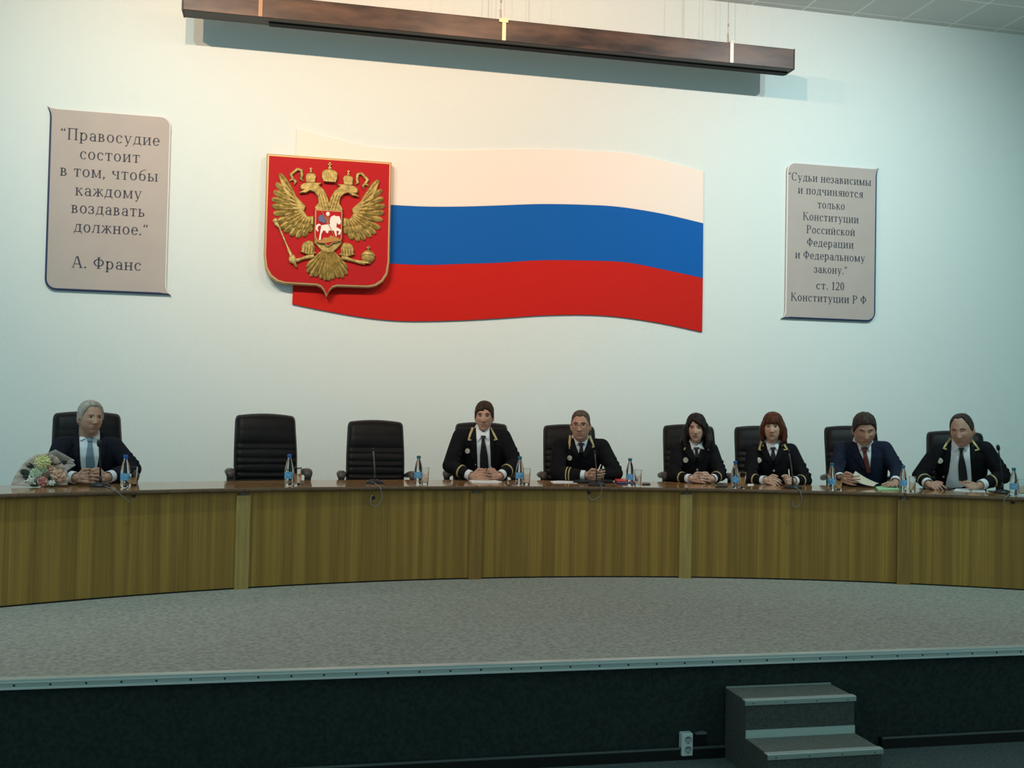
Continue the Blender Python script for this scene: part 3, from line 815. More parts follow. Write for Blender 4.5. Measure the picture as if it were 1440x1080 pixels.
J = [arc_angle(at_z(px, py, STAGE_Z)) for px, py in ((340, 829.5), (666.5, 814), (963, 813), (1269, 821))]
J = [J[0] - 0.245] + J + [J[3] + 0.235]
RF, RB = ARC_R - 0.05, ARC_R + TABLE_D
tz0 = TABLE_Z - 0.034
top_prof = [(RF + .004, TABLE_Z - .006), (RF + .014, TABLE_Z), (RB, TABLE_Z), (RB, tz0), (RF + .014, tz0), (RF + .003, tz0 + .008), (RF, tz0 + .016)]
desk_names = ['leftmost section of the curved wooden table, before the grey-haired man and bouquet',
              'table section before the two empty black chairs', 'middle table section before the man in glasses with folders',
              'table section before the two seated women', 'rightmost section of the curved wooden table, before the man reading down at phone and papers']
pil_mats = [None, M_pil_a, M_pil_b, M_pil_a, M_pil_b]
for i in range(5):
    a0, a1 = J[i], J[i + 1]
    O = arc_pt((a0 + a1) / 2, ARC_R + .3, STAGE_Z)
    dk = empty('table_section', O, 0, desk_names[i], 'table', 'sections of the curved table')
    g = 0.0006
    sweep('tabletop', top_prof, a0 + g, a1 - g, [M_top, M_topedge], dk, [1, 0, 1, 1, 1, 1, 1], origin=O)
    pr = [(ARC_R, STAGE_Z + .012), (ARC_R, tz0), (ARC_R + .022, tz0), (ARC_R + .022, STAGE_Z + .012)]
    sweep('front_panel', pr, a0 + .002, a1 - .002, [M_panel], dk, origin=O)
    sweep('kick_gap_shade', [(ARC_R + .008, STAGE_Z), (ARC_R + .008, STAGE_Z + .014), (ARC_R + .02, STAGE_Z + .014), (ARC_R + .02, STAGE_Z)], a0 + .002, a1 - .002, [M_kick], dk, origin=O)
    if pil_mats[i]:
        h = 0.051 / ARC_R
        sweep('pilaster', [(ARC_R - .022, STAGE_Z), (ARC_R - .022, tz0 - .022), (ARC_R - .001, tz0 - .022), (ARC_R - .001, STAGE_Z)], a0 - h, a0 + h, [pil_mats[i]], dk, n=2, origin=O)
        sweep('joint_plate', [(ARC_R - .018, tz0 - .02), (ARC_R - .018, tz0 - .001), (ARC_R - .002, tz0 - .001), (ARC_R - .002, tz0 - .02)], a0 - h * .5, a0 + h * .5, [mat('joint_plate_grey', (0.10, 0.10, 0.08), 0.5)], dk, n=2, origin=O)
    for aa in ((a0 + .006,) if i == 0 else ()) + (a1 - .006,):
        sweep('side_panel', [(ARC_R + .024, STAGE_Z), (ARC_R + .024, tz0), (RB - .06, tz0), (RB - .06, STAGE_Z)], aa - .0012, aa + .0012, [M_pil_b], dk, n=1, origin=O)
    gx = {0: (188, 697), 1: (525, 700), 2: (828, 692.5), 4: (1424, 706.5)}.get(i)
    if gx:
        p = at_r(gx[0], gx[1], ARC_R) - O
        n_ = Vector((ARC.x - p.x - O.x, ARC.y - p.y - O.y, 0)).normalized()
        MB().lathe([(.001, 0), (.014, 0), (.016, .003), (.0, .004)], p, 14, 0, n_.to_track_quat('Z', 'Y').to_matrix()).build('cable_hole', M_black, dk)

# ------------------------------------------------------------------ high-backed executive chairs
M_leather = mat('black_leather', (0.006, 0.006, 0.0065), 0.46, bump=(60, 0.12, 0.004), noise=(8, (0.009, 0.0085, 0.0085), 3), spec=0.13)
M_armr = mat('dark_brown_arm_pad', (0.060, 0.048, 0.044), 0.45)
M_base = mat('chair_black_nylon', (0.012, 0.012, 0.012), 0.4)
def chair_back(h0=0.50, h1=1.30, hw=0.245):
    """front grid with padded head panel and quilted ribs, wrapped round to a smooth back; returns mesh data"""
    NU, NV = 30, 84
    mb = MB()
    H = h1 - h0
    def row(v):
        z = h0 + H * v
        w = hw * (0.985 + 0.03 * math.sin(math.pi * v) - 0.035 * max(0, v - .6))
        if v > 0.93: w -= hw * 0.10 * (1 - math.sqrt(max(0, 1 - ((v - .93) / .07) ** 2)))
        return z, w
    def lean(v): return 0.02 + 0.16 * v * v * 0.8 - 0.035 * math.sin(math.pi * min(1, v * 1.2)) 
    fr = []
    for j in range(NV + 1):
        v = j / NV
        z, w = row(v)
        for i in range(NU + 1):
            u = -1 + 2 * i / NU
            e = abs(u)
            edge_ = max(0.0, 1 - ((e - .80) / .20) ** 2) ** .5 if e > .80 else 1.0
            tedge = 1.0 if v < .955 else max(0.0, 1 - ((v - .955) / .045) ** 2) ** .5
            d = 0.050 * edge_ * tedge
            if v < 0.70:                                    # ribs, with a seam down the middle
                ph = v / 0.70 * 9
                rib = abs(math.sin(math.pi * ph)) ** 0.45
                d += (0.016 * rib - 0.010) * min(1, edge_ * 1.5) * (1 if e > .035 else .55)
                zz = z + 0.008 * (1 - u * u) * math.cos(math.pi * ph)
            else:                                           # head pad
                q = (v - .70) / .30
                d += 0.030 * math.sin(math.pi * min(1, q * 1.05)) ** .6 * edge_ * (1 - .25 * u * u)
                zz = z
            zt = zz + (0.018 * (1 - u * u) * (v ** 8))
            fr.append((u * w, -d + lean(v), zt))
    nu = NU + 1
    mb.add(fr, [(j * nu + i, j * nu + i + 1, (j + 1) * nu + i + 1, (j + 1) * nu + i) for j in range(NV) for i in range(NU)], 0)
    bk = []
    for j in range(NV + 1):
        v = j / NV
        z, w = row(v)
        for i in range(NU + 1):
            u = -1 + 2 * i / NU
            e = abs(u)
            edge_ = max(0.0, 1 - ((e - .75) / .25) ** 2) ** .5 if e > .75 else 1.0
            tedge = 1.0 if v < .955 else max(0.0, 1 - ((v - .955) / .045) ** 2) ** .5
            bk.append((u * w, 0.045 * edge_ * tedge + lean(v), z + (0.018 * (1 - u * u) * (v ** 8))))
    b = len(mb.v)
    mb.add(bk, [(j * nu + i, (j + 1) * nu + i, (j + 1) * nu + i + 1, j * nu + i + 1) for j in range(NV) for i in range(NU)], 0)
    mb.f.append([i for i in range(nu)][::-1] + [b + i for i in range(nu)]); mb.m.append(0)
    return mb
_back = chair_back().mesh('backrest', [M_leather], True)
bm = bmesh.new(); bm.from_mesh(_back); bmesh.ops.remove_doubles(bm, verts=bm.verts, dist=0.0004); bmesh.ops.recalc_face_normals(bm, faces=bm.faces); bm.to_mesh(_back); bm.free()
for p in _back.polygons: p.use_smooth = True
def make_chair():
    c = empty('office_chair')
    o = bpy.data.objects.new('backrest', _back); COL.objects.link(o); o.parent = c; o.location = (0, 0.25, 0)
    MB().box((0, 0.0, 0.475), (0.50, 0.50, 0.11)).build('seat', M_leather, c, bevel=0.04)
    for s in (-1, 1):
        m_ = MB()
        x = s * 0.292
        m_.tube([(x, -.11, .786), (x, -.09, .822), (x * 1.0, -.03, .834), (x * .99, .06, .828), (x * .97, .18, .815), (x * .93, .26, .80)], [.024, .036, .040, .039, .036, .030], 14, flat=0.72, up=(0, 0, 1))
        a = m_.build('armrest', M_armr, c, True)
        m_ = MB()
        m_.tube([(x, -.08, .805), (x, -.07, .74), (x * .98, -.05, .60), (x * .90, .0, .47), (x * .6, .02, .43)], [.034, .036, .032, .026, .02], 12, flat=.75)
        m_.build('arm_support', M_base, a, True)
    MB().box((s * 0.0, 0.22, 0.46), (0.07, 0.14, 0.03)).build('back_bracket', M_base, c)
    MB().tube([(0, 0, .10), (0, 0, .43)], .028, 14).build('gas_lift', M_base, c)
    m_ = MB()
    for k in range(5):
        q = 2 * math.pi * k / 5 + .3
        e = Vector((math.cos(q), math.sin(q), 0))
        m_.tube([Vector((0, 0, .115)), e * .15 + Vector((0, 0, .105)), e * .30 + Vector((0, 0, .075))], [.035, .028, .02], 8)
        m_.ball(e * .30 + Vector((0, 0, .031)), .031, 10, 8)
    m_.build('star_base', M_base, c, True)
    return c
# left, right edge and top of each backrest in the photograph, radius about the table's centre, turn, label
CH = [(75, 172, 579, 9.60, 5, 'black leather office chair behind the grey-haired man at the left end', 'office chairs behind the table'),
      (331, 417, 582, 9.60, 5, 'empty black leather office chair nearer the left end, first table joint before it', 'office chairs behind the table'),
      (489, 568, 591, 9.62, 3, 'empty black leather office chair with a microphone standing before it', 'office chairs behind the table'),
      (640, 714, 594, 9.74, 0, 'office chair behind the man in open judicial jacket beside the empty chairs', 'office chairs behind the table'),
      (764, 838, 597, 9.74, 9, 'office chair behind the man in glasses', 'office chairs behind the table'),
      (932, 1006, 597, 9.72, 11, 'office chair behind the woman with long black hair', 'office chairs behind the table'),
      (1032, 1108, 599, 9.80, 13, 'office chair behind the woman with red bobbed hair', 'office chairs behind the table'),
      (1158, 1236, 599, 9.78, 15, 'office chair behind the man in the blue suit', 'office chairs behind the table'),
      (1302, 1384, 606, 9.72, 8, 'office chair behind the balding man at the right end', 'office chairs behind the table')]
proto = make_chair()
CHAIR_POS = []
for i, (xl, xr, yt, rad, turn, lab, grp) in enumerate(CH):
    c = proto if i == 0 else copy_tree(proto)
    p = at_r((xl + xr) / 2, yt, rad)
    q0, q1 = at_r(xl, yt, rad), at_r(xr, yt, rad)
    wd = (q1 - q0).length
    s = wd / 0.492
    yaw = math.atan2(p.x - EYE.x, p.y - EYE.y)
    rz = -yaw + math.radians(turn)
    back = Vector((-math.sin(rz), math.cos(rz), 0))
    hh = (p.z - STAGE_Z)
    c.scale = (s, s, hh / 1.315)
    b = Vector((p.x, p.y, STAGE_Z)) - back * (0.36 * s)
    c.location = (b.x, b.y, STAGE_Z)
    c.rotation_euler = (0, 0, rz)
    tag(c, lab, 'chair', grp)
    CHAIR_POS.append((b, rz, s))

# ------------------------------------------------------------------ water bottles and glasses
M_pet = mat('clear_bottle_plastic', (0.93, 0.97, 0.98), 0.04, trans=1.0, ior=1.33)
M_glass = mat('clear_glass', (0.97, 0.98, 0.97), 0.02, trans=1.0, ior=1.16)
M_label = mat('blue_paper_label', (0.06, 0.27, 0.55), 0.45, noise=((30, 30, 60), (0.25, 0.50, 0.72), 2))
M_capA = mat('blue_cap', (0.03, 0.12, 0.42), 0.4)
M_capB = mat('teal_cap', (0.025, 0.16, 0.24), 0.4)
def make_bottle(cap):
    b = empty('water_bottle')
    prof = [(.001, .004), (.024, .001), (.0315, .006), (.0325, .02), (.0305, .035), (.0325, .05), (.0325, .052), (.0320, .10), (.0330, .108), (.0325, .12), (.0295, .14), (.0245, .165), (.0185, .185), (.0135, .197), (.0125, .206), (.0135, .208), (.0125, .212), (.0125, .222)]
    MB().lathe(prof, n=28).build('bottle_body', M_pet, b, True)
    MB().lathe([(.0333, .052), (.0336, .054), (.0336, .098), (.0333, .100)], n=28, cap=False).build('label_band', M_label, b, True)
    m_ = MB()
    m_.lathe([(.0155, .210), (.0160, .212), (.0160, .226), (.0145, .2295), (.001, .230)], n=24)
    for k in range(16):
        q = 2 * math.pi * k / 16
        m_.box((.0160 * math.cos(q), .0160 * math.sin(q), .219), (.0016, .0016, .012))
    m_.lathe([(.0142, .2035), (.0148, .2045), (.0148, .208), (.0142, .209)], n=24, cap=False)
    m_.build('cap', cap, b)
    return b
def make_glass():
    g = empty('drinking_glass')
    MB().lathe([(.001, .0), (.027, .0), (.029, .003), (.0335, .128), (.0332, .130), (.0318, .130), (.0310, .126), (.0268, .014), (.001, .011)], n=28).build('glass_body', M_glass, g, True)
    return g
pb, pb2, pg = None, None, None
BT = [(175.5, 685.5, 639.5, 'A', 'beside the grey-haired man at the left end'), (406, 683, 638.5, 'A', 'in front of the first empty chair from the left'),
      (588, 681.5, 640.5, 'B', 'right of the empty chair with the microphone'), (730.5, 682, 641.5, 'B', 'beside the man with clasped hands over white papers'),
      (885.5, 683.5, 644, 'B', 'in front of the red folder right of the man in glasses'), (1033.5, 687, 648, 'A', 'between the black-haired woman and the red-haired woman'),
      (1169.5, 690, 651, 'B', 'in front of the empty arm of the blue-suited man'), (1270, 691.5, 654, 'B', 'between the blue-suited man and the balding man'),
      (1425.5, 697, 657.5, 'B', 'at the right end beside the last microphone')]
GL = [(186.5, 683.5, 656, 'beside the bottle of the grey-haired man'), (418, 682, 657, 'in front of the first empty chair, beside its bottle'), (597.5, 681, 657.5, 'right of the bottle by the empty chair with microphone'),
      (740.5, 681.5, 658.5, 'right of the bottle beside the man with clasped hands over papers'), (897, 683, 660.5, 'right of the bottle near the red folder'), (1044, 686.5, 664, 'right of the bottle between the two women'),
      (1179.5, 689.5, 667.5, 'left of the sheet held by the blue-suited man'), (1283, 691, 670, 'between the blue-suited man and the balding man'), (1437, 696.5, 674, 'at the right end, cut by the edge of the photo')]
for i, (x, yb, yt, kind, where) in enumerate(BT):
    if kind == 'A':
        if pb is None: pb = make_bottle(M_capA); o = pb
        else: o = copy_tree(pb)
    else:
        if pb2 is None: pb2 = make_bottle(M_capB); o = pb2
        else: o = copy_tree(pb2)
    p = at_z(x, yb)
    d = (p - EYE).dot(_f)
    s = (yb - yt) * d / FPX / 0.232
    o.location = (p.x, p.y, TABLE_Z + .0005); o.scale = (s * .97, s * .97, s); o.rotation_euler = (0, 0, i * 1.7)
    tag(o, '%s-capped water bottle %s' % ('blue' if kind == 'A' else 'teal', where), 'bottle', 'water bottles on the table')
for i, (x, yb, yt, where) in enumerate(GL):
    o = copy_tree(pg) if pg else make_glass()
    pg = pg or o
    p = at_z(x, yb)
    d = (p - EYE).dot(_f)
    s = (yb - yt) * d / FPX / 0.131
    o.location = (p.x, p.y, TABLE_Z + .0005); o.scale = (s * .9, s * .9, s)
    tag(o, 'clear drinking glass %s' % where, 'glass', 'drinking glasses on the table')

# ------------------------------------------------------------------ gooseneck microphones
M_mic = mat('microphone_black', (0.010, 0.010, 0.011), 0.4)
M_neck = mat('gooseneck_steel', (0.16, 0.16, 0.15), 0.35, 0.7)
M_cord = mat('grey_cord', (0.22, 0.21, 0.19), 0.5)
def mic(bx, by, hx, hy, cord, label, head=True, lean=0.0):
    p = at_z(bx, by)
    toward = Vector((EYE.x - p.x, EYE.y - p.y, 0)).normalized()
    side = Vector((-toward.y, toward.x, 0))                     # to the right in the photograph
    d = (p - EYE).dot(_f)
    top = Vector(p) + _r * ((hx - bx) * d / FPX); top.z = TABLE_Z + (by - hy) * d / FPX
    top += toward * lean
    m_ = empty('table_microphone', (p.x, p.y, TABLE_Z), 0, label, 'microphone', 'table microphones')
    q = Matrix((side, toward, (0, 0, 1))).transposed()
    MB().lathe([(.001, 0), (.072, 0), (.074, .004), (.070, .014), (.055, .026), (.030, .034), (.001, .036)], n=28, M=Matrix(((side.x * 1.0, toward.x * .8, 0), (side.y * 1.0, toward.y * .8, 0), (0, 0, 1)))).build('mic_base', M_mic, m_, True)
    t = top - Vector((p.x, p.y, TABLE_Z))
    P = [Vector((0, 0, .02)) + Vector((t.x * .0, t.y * .0, 0)), Vector((t.x * .08, t.y * .08, t.z * .25)), Vector((t.x * .3, t.y * .3, t.z * .5)), Vector((t.x * .62, t.y * .62, t.z * .76)), t]
    MB().tube(P[:2], [.010, .009], 10).build('mic_stem', M_mic, m_, True)
    MB().tube(P[1:], [.0065, .006, .0055, .005], 10).build('gooseneck', M_neck if not head else M_mic, m_, True)
    if head:
        dv = (t - P[3]).normalized()
        MB().tube([t - dv * .012, t - dv * .006, t + dv * .02, t + dv * .034, t + dv * .04], [.006, .014, .016, .012, .003], 14).build('mic_head', M_mic, m_, True)
    else:
        MB().tube([t - (t - P[3]).normalized() * .02, t + Vector((0, 0, .006))], [.007, .0065], 10).build('mic_head', M_mic, m_, True)
    cpts = []
    for (cx, cy, mode) in cord:
        c = at_z(cx, cy, TABLE_Z + .006) if mode == 't' else (at_r(cx, cy, ARC_R - .062) if mode == 'e' else at_r(cx, cy, ARC_R - .045))
        cpts.append(Vector(c) - Vector((p.x, p.y, TABLE_Z)))
    fine = []
    for k in range(len(cpts) - 1):
        q0, q1, q2, q3 = cpts[max(k - 1, 0)], cpts[k], cpts[k + 1], cpts[min(k + 2, len(cpts) - 1)]
        for j in range(4):
            u = j / 4
            fine.append(0.5 * ((2 * q1) + (q2 - q0) * u + (2 * q0 - 5 * q1 + 4 * q2 - q3) * u * u + (3 * q1 - q0 - 3 * q2 + q3) * u ** 3))
    fine.append(cpts[-1])
    MB().tube(fine, 0.0042, 8).build('mic_cord', M_cord, m_, True)
mic(141, 684.5, 137.5, 626, [(145, 683.5, 't'), (152, 685, 't'), (160, 688.5, 't'), (164, 691, 'e'), (171, 697, 'e'), (180, 704, 'p'), (183, 706, 'p')], 'black gooseneck microphone in front of the grey-haired man at the left end')
mic(527, 680, 523.5, 631, [(527, 680, 't'), (530, 682, 't'), (534, 684.5, 'e'), (537, 694, 'e'), (536.5, 703, 'p'), (531, 710.5, 'p'), (524, 711, 'p'), (521, 705, 'p'), (523, 696, 'p')], 'thin grey gooseneck microphone in front of an empty chair', False)
mic(839, 683.2, 835.5, 635, [(841, 681, 't'), (844, 682.5, 't'), (846, 684.5, 'e'), (846, 691, 'e'), (843, 698, 'p'), (837, 702, 'p'), (831, 702.5, 'p'), (829, 697, 'p')], 'black gooseneck microphone before the man in glasses and his black folder', False, 0.05)
mic(1115, 687, 1108.5, 634, [(1118, 686, 't'), (1122, 688, 't'), (1125, 691, 'e'), (1127.5, 700, 'e'), (1126, 708, 'p'), (1120, 713, 'p'), (1115, 711, 'p'), (1115, 705, 'p')], 'black gooseneck microphone in front of the red-haired woman', False, 0.04)
mic(1410, 694, 1403.5, 632, [(1415, 693.5, 't'), (1419, 694.5, 't'), (1417, 697.5, 't'), (1413, 701, 'e'), (1411, 708, 'e'), (1410, 713, 'p')], 'black gooseneck microphone right of the balding man at the right end')

# ------------------------------------------------------------------ papers, folders, phones, pens
M_paper = mat('white_paper', (0.80, 0.80, 0.78), 0.7)
M_paper2 = mat('cream_paper', (0.62, 0.55, 0.42), 0.7)
M_greenp = mat('pale_green_paper', (0.38, 0.66, 0.36), 0.7)
def flat(name, poly, th, m, label, cat, z=0.001, lift=None, parts=None, group=None):
    """a sheet or folder lying on the table: outline read on the table top"""
    P = [at_z(x, y) for x, y in poly]
    c = sum(P, Vector()) / len(P)
    o = MB().prism([(p.x - c.x, p.y - c.y) for p in P], th, Vector((0, 0, 0)), Vector((1, 0, 0)), Vector((0, 1, 0)), Vector((0, 0, 1)), bevel=min(.002, th * .3)).build(name, m, None)
    o.location = (c.x, c.y, TABLE_Z + z)
    return tag(o, label, cat, group)
flat('paper_stack', [(657, 674.6), (664, 679.5), (701, 680), (706, 678.5), (690, 675.2)], .008, M_paper, 'white papers under the clasped hands of the man beside the empty chairs', 'papers')
flat('paper_sheet', [(774, 677.3), (778, 679.8), (812, 679.8), (815, 676.5), (790, 676)], .003, M_paper, 'white sheet lying left of the black folder before the man in glasses', 'paper')
flat('black_folder', [(806, 679.6), (814, 676.0), (857, 676.4), (862, 679.5), (835, 680.4)], .018, M_black, 'black folder on the table under the arms of the man in glasses', 'folder', .0045)
M_redf = mat('red_folder_cover', (0.62, 0.06, 0.03), 0.45)
M_bluef = mat('dark_blue_folder_cover', (0.02, 0.03, 0.14), 0.45)
flat('blue_folder', [(868, 681.3), (864.5, 677.5), (890, 677.2), (897, 680.6)], .012, M_bluef, 'dark blue folder beneath the red folder beside the man in glasses', 'folder')
flat('red_folder', [(867, 679.8), (863.5, 676.6), (882, 676.6), (890, 679.8)], .012, M_redf, 'red folder lying on the blue folder beside the man in glasses', 'folder', .0135)
flat('smartphone', [(903, 682), (902.5, 679.8), (913, 680), (915, 681.8)], .008, M_black, 'black phone lying by the glass near the red folder', 'phone')
flat('smartphone', [(1006, 685.5), (1008, 682.6), (1019, 682.3), (1023, 685)], .009, M_black, 'black phone lying right of the black-haired woman', 'phone')
flat('paper_sheet', [(1051, 683.2), (1052, 681.2), (1060, 681.2), (1060, 683)], .003, M_paper, 'small white paper slip left of the red-haired woman', 'paper')
flat('green_papers', [(1231, 686), (1235, 690), (1264, 689.3), (1263, 686), (1245, 684.6)], .010, M_greenp, 'pale green papers under the flat hand of the blue-suited man', 'papers')
flat('paper_sheet', [(1341, 690.6), (1344, 688), (1366, 688), (1364, 692)], .005, M_paper, 'white paper pile under the hand of the balding man', 'papers')
flat('paper_sheet', [(1365.5, 691.5), (1367, 688.6), (1384, 689.2), (1386, 692.2)], .005, M_paper, 'white paper sheet right of the pile before the balding man', 'paper')
flat('smartphone', [(1318, 689), (1321, 686.3), (1336, 686.6), (1338, 689)], .008, M_black, 'black phone under the fingers of the balding man', 'phone')
# ------------------------------------------------------------------ people at the table
def remesh(mb, name, voxel, it=2, fac=0.45):
    me = mb.mesh(name)
    recalc(me)
    o = bpy.data.objects.new(name, me); COL.objects.link(o)
    r_ = o.modifiers.new('remesh', 'REMESH'); r_.mode = 'VOXEL'; r_.voxel_size = voxel; r_.use_smooth_shade = True
    if it:
        s_ = o.modifiers.new('smooth', 'SMOOTH'); s_.iterations = it; s_.factor = fac
    dg = bpy.context.evaluated_depsgraph_get()
    out = bpy.data.meshes.new_from_object(o.evaluated_get(dg), depsgraph=dg)
    out.name = name
    bpy.data.objects.remove(o); bpy.data.meshes.remove(me)
    out.polygons.foreach_set('use_smooth', [True] * len(out.polygons))
    return out
def link_mesh(me, name, mats, parent, off):
    me.materials.clear()
    for m_ in mats: me.materials.append(m_)
    me.transform(Matrix.Translation(-off))
    o = bpy.data.objects.new(name, me); COL.objects.link(o)
    if parent is not None: o.parent = parent
    return o
def sstep(a, b, x):
    t = max(0.0, min(1.0, (x - a) / (b - a)))
    return t * t * (3 - 2 * t)
def gs(x, s): return math.exp(-(x / s) ** 2)
def head_pt(th, ph, wide=1.0, jaw=1.0):
    """a point of the head: th 0 = face, ph = elevation; metres, face towards -y, z up, eyes near z = 0"""
    dx, dy, dz = math.sin(th) * math.cos(ph), -math.cos(th) * math.cos(ph), math.sin(ph)
    front = sstep(-.2, .7, -dy / max(1e-6, math.hypot(dx, dy)))
    c = math.cos(ph)
    if dz < 0: c = c ** (1 - .42 * front)
    else: c = c ** .74
    hx, hy = math.sin(th) * c, -math.cos(th) * c
    z = .120 * dz
    t = max(0.0, -z / .120)
    x = hx * .0765 * wide * (1 - (.33 - .16 * (jaw - 1) * 2) * t ** 2.2)
    y = hy * (.090 if hy < 0 else .102)
    if hy > 0: y *= 1 - .50 * t
    if z > 0: y -= 0.0
    ax = abs(x)
    d = .009 * gs(x, .022) * gs(z + .104, .014)                                   # chin
    z0, z = z, z - .007
    d += .0045 * gs(z - .026, .010) * gs(ax - .024, .026)                       # brows
    d -= .0130 * gs(ax - .031, .0140) * gs(z - .007, .0110)                     # eye sockets
    nz = sstep(.018, -.038, z) * (1 - sstep(-.040, -.052, z))
    d += (.004 + .021 * nz) * gs(x, .0095 + .0045 * nz) * (1 - sstep(-.040, -.052, z)) * sstep(.03, .012, z)
    d += .007 * gs(ax - .013, .007) * gs(z + .040, .008)                         # nostrils
    d += .0045 * gs(ax - .042, .020) * gs(z + .022, .018)                        # cheekbones
    d -= .004 * gs(ax - .026, .008) * gs(z + .048, .014)                         # nasolabial
    d += .005 * gs(x, .024) * gs(z + .061, .0055) + .0055 * gs(x, .022) * gs(z + .075, .006)
    d -= .004 * gs(x, .027) * gs(z + .0680, .0024)
    d -= .004 * gs(x, .025) * gs(z + .086, .005)
    z = z0
    y -= d * front
    return Vector((x, y, z))
def head_mb(mb, M, wide, jaw, ears=True):
    NT, NP = 72, 60
    vs, fs = [], []
    for j in range(NP + 1):
        ph = -math.pi / 2 + math.pi * j / NP
        for i in range(NT):
            vs.append(M @ head_pt(2 * math.pi * i / NT, ph * .999, wide, jaw))
    for j in range(NP):
        for i in range(NT):
            fs.append((j * NT + i, j * NT + (i + 1) % NT, (j + 1) * NT + (i + 1) % NT, (j + 1) * NT + i))
    fs.append(tuple(range(NT))[::-1]); fs.append(tuple(NP * NT + i for i in range(NT)))
    mb.add(vs, fs)
    if ears:
        for s in (-1, 1):
            R_ = (M.to_3x3() @ Matrix.Rotation(s * .35, 3, 'Z')) 
            mb.ball(M @ Vector((s * .0775 * wide, .016, -.010)), (.009, .017, .030), 12, 10, 0, R_)
            mb.ball(M @ Vector((s * .076 * wide, .010, -.030)), (.007, .010, .013), 10, 8, 0, R_)
def hair_line(style, a):
    T = {'short': [(0, .066), (.45, .064), (.75, .050), (1.02, .020), (1.28, -.020), (1.55, -.012), (1.9, -.055), (3.2, -.080)],
         'swept': [(0, .084), (.35, .088), (.65, .078), (.90, .044), (1.06, .016), (1.30, -.022), (1.55, -.012), (1.9, -.058), (3.2, -.085)],
         'side': [(0, .060), (.55, .052), (.85, .034), (1.05, .004), (1.30, -.022), (1.55, -.014), (1.9, -.058), (3.2, -.085)],
         'crop': [(0, .074), (.5, .080), (.85, .056), (1.08, .018), (1.30, -.012), (1.55, -.006), (1.9, -.050), (3.2, -.075)],
         'recede': [(0, .098), (.35, .103), (.62, .100), (.95, .060), (1.12, .018), (1.32, -.012), (1.55, -.008), (1.9, -.050), (3.2, -.080)],
         'bob': [(0, .034), (.66, .034), (.92, .0), (1.08, -.09), (3.2, -.09)],
         'long': [(0, .066), (.45, .050), (.85, .014), (1.08, -.09), (3.2, -.09)]}[style]
    for (a0, z0), (a1, z1) in zip(T, T[1:]):
        if a <= a1: return z0 + (z1 - z0) * (a - a0) / (a1 - a0)
    return T[-1][1]
def hair_shell(mb, M, style, thick, wide, jaw, part=0.0, wob=0.0):
    NT, NP = 96, 72
    vs, fs = [], []
    rnd = random.Random(5)
    for j in range(NP + 1):
        ph = -math.pi / 2 + math.pi * j / NP
        for i in range(NT):
            th = 2 * math.pi * i / NT
            p = head_pt(th, ph * .999, wide, jaw)
            a = abs((th + math.pi) % (2 * math.pi) - math.pi)
            sg = 1 if 0 < th < math.pi else -1
            zl = hair_line(style, a)
            if style == 'long' and a < .7: zl += (.040 if sg < 0 else -.004) * (1 - a / .7)
            if style == 'side' and a < .8: zl += (-.010 if sg < 0 else .008) * (1 - a / .8)
            m_ = sstep(zl - .005, zl + .012, p.z + wob * math.sin(th * 23) * .4)
            n = Vector((p.x / .0755 ** 2, p.y / .095 ** 2, p.z / .12 ** 2)).normalized()
            top = .5 + .5 * sstep(-.02, .10, p.z)
            if style == 'crop': top = .25 + .75 * sstep(.02, .10, p.z)
            o_ = -.012 + m_ * (.012 + thick * top * (1 + .16 * math.sin(th * 31 + ph * 9) + .16 * math.sin(th * 17 - ph * 5) + .12 * math.sin(th * 7 + ph * 3)))
            vs.append(M @ (p + n * o_))
    for j in range(NP):
        for i in range(NT):
            fs.append((j * NT + i, j * NT + (i + 1) % NT, (j + 1) * NT + (i + 1) % NT, (j + 1) * NT + i))
    fs.append(tuple(range(NT))[::-1]); fs.append(tuple(NP * NT + i for i in range(NT)))
    mb.add(vs, fs)
def rot_about(v, axis, ang): return Matrix.Rotation(ang, 3, axis) @ v
def hand(mb, W, a, s, S, curls=(.4, .4, .4, .4), thumb=.4, spread=.10, shift=0.0):
    """W wrist, a towards the fingers, s towards the thumb side; the palm faces -n"""
    a = Vector(a).normalized(); s = Vector(s); s = (s - a * s.dot(a)).normalized()
    n = a.cross(s)
    if n.z < 0 and abs(n.z) > .3: pass
    return_n = n
    offs = (.0315, .0105, -.0105, -.0305)
    lens = (.074, .083, .077, .060)
    for k in range(4):
        kn = W + (a * (.088 - .004 * abs(k - 1)) + s * (offs[k] + shift)) * S
        mb.capsule(W + (s * offs[k] * .55) * S, kn, .0135 * S, .0112 * S, 10)
        d0 = (a + s * (offs[k] / .03 * spread)).normalized()
        p, r_ = kn, .0096 * S
        for q, fr in enumerate((.42, .32, .26)):
            ang = curls[k] * (q + 1) if q < 2 else curls[k] * 2.6
            d = rot_about(d0, s, ang)
            e = p + d * lens[k] * fr * S
            mb.capsule(p, e, r_, r_ * .90, 10)
            p, r_ = e, r_ * .90
    mb.ball(W + a * .045 * S, .020 * S, 12, 8)
    b = W + (s * .022 + a * .022) * S
    d1 = (a * .62 + s * .78).normalized()
    m1 = b + d1 * .042 * S
    mb.capsule(b, m1, .0155 * S, .0118 * S, 10)
    d2 = (a * .9 + s * (.45 - thumb)).normalized()
    m2 = m1 + d2 * .033 * S
    mb.capsule(m1, m2, .0115 * S, .0100 * S, 10)
    d3 = (a * .9 + s * (.25 - thumb * 1.2)).normalized()
    mb.capsule(m2, m2 + d3 * .026 * S, .0100 * S, .0082 * S, 10)

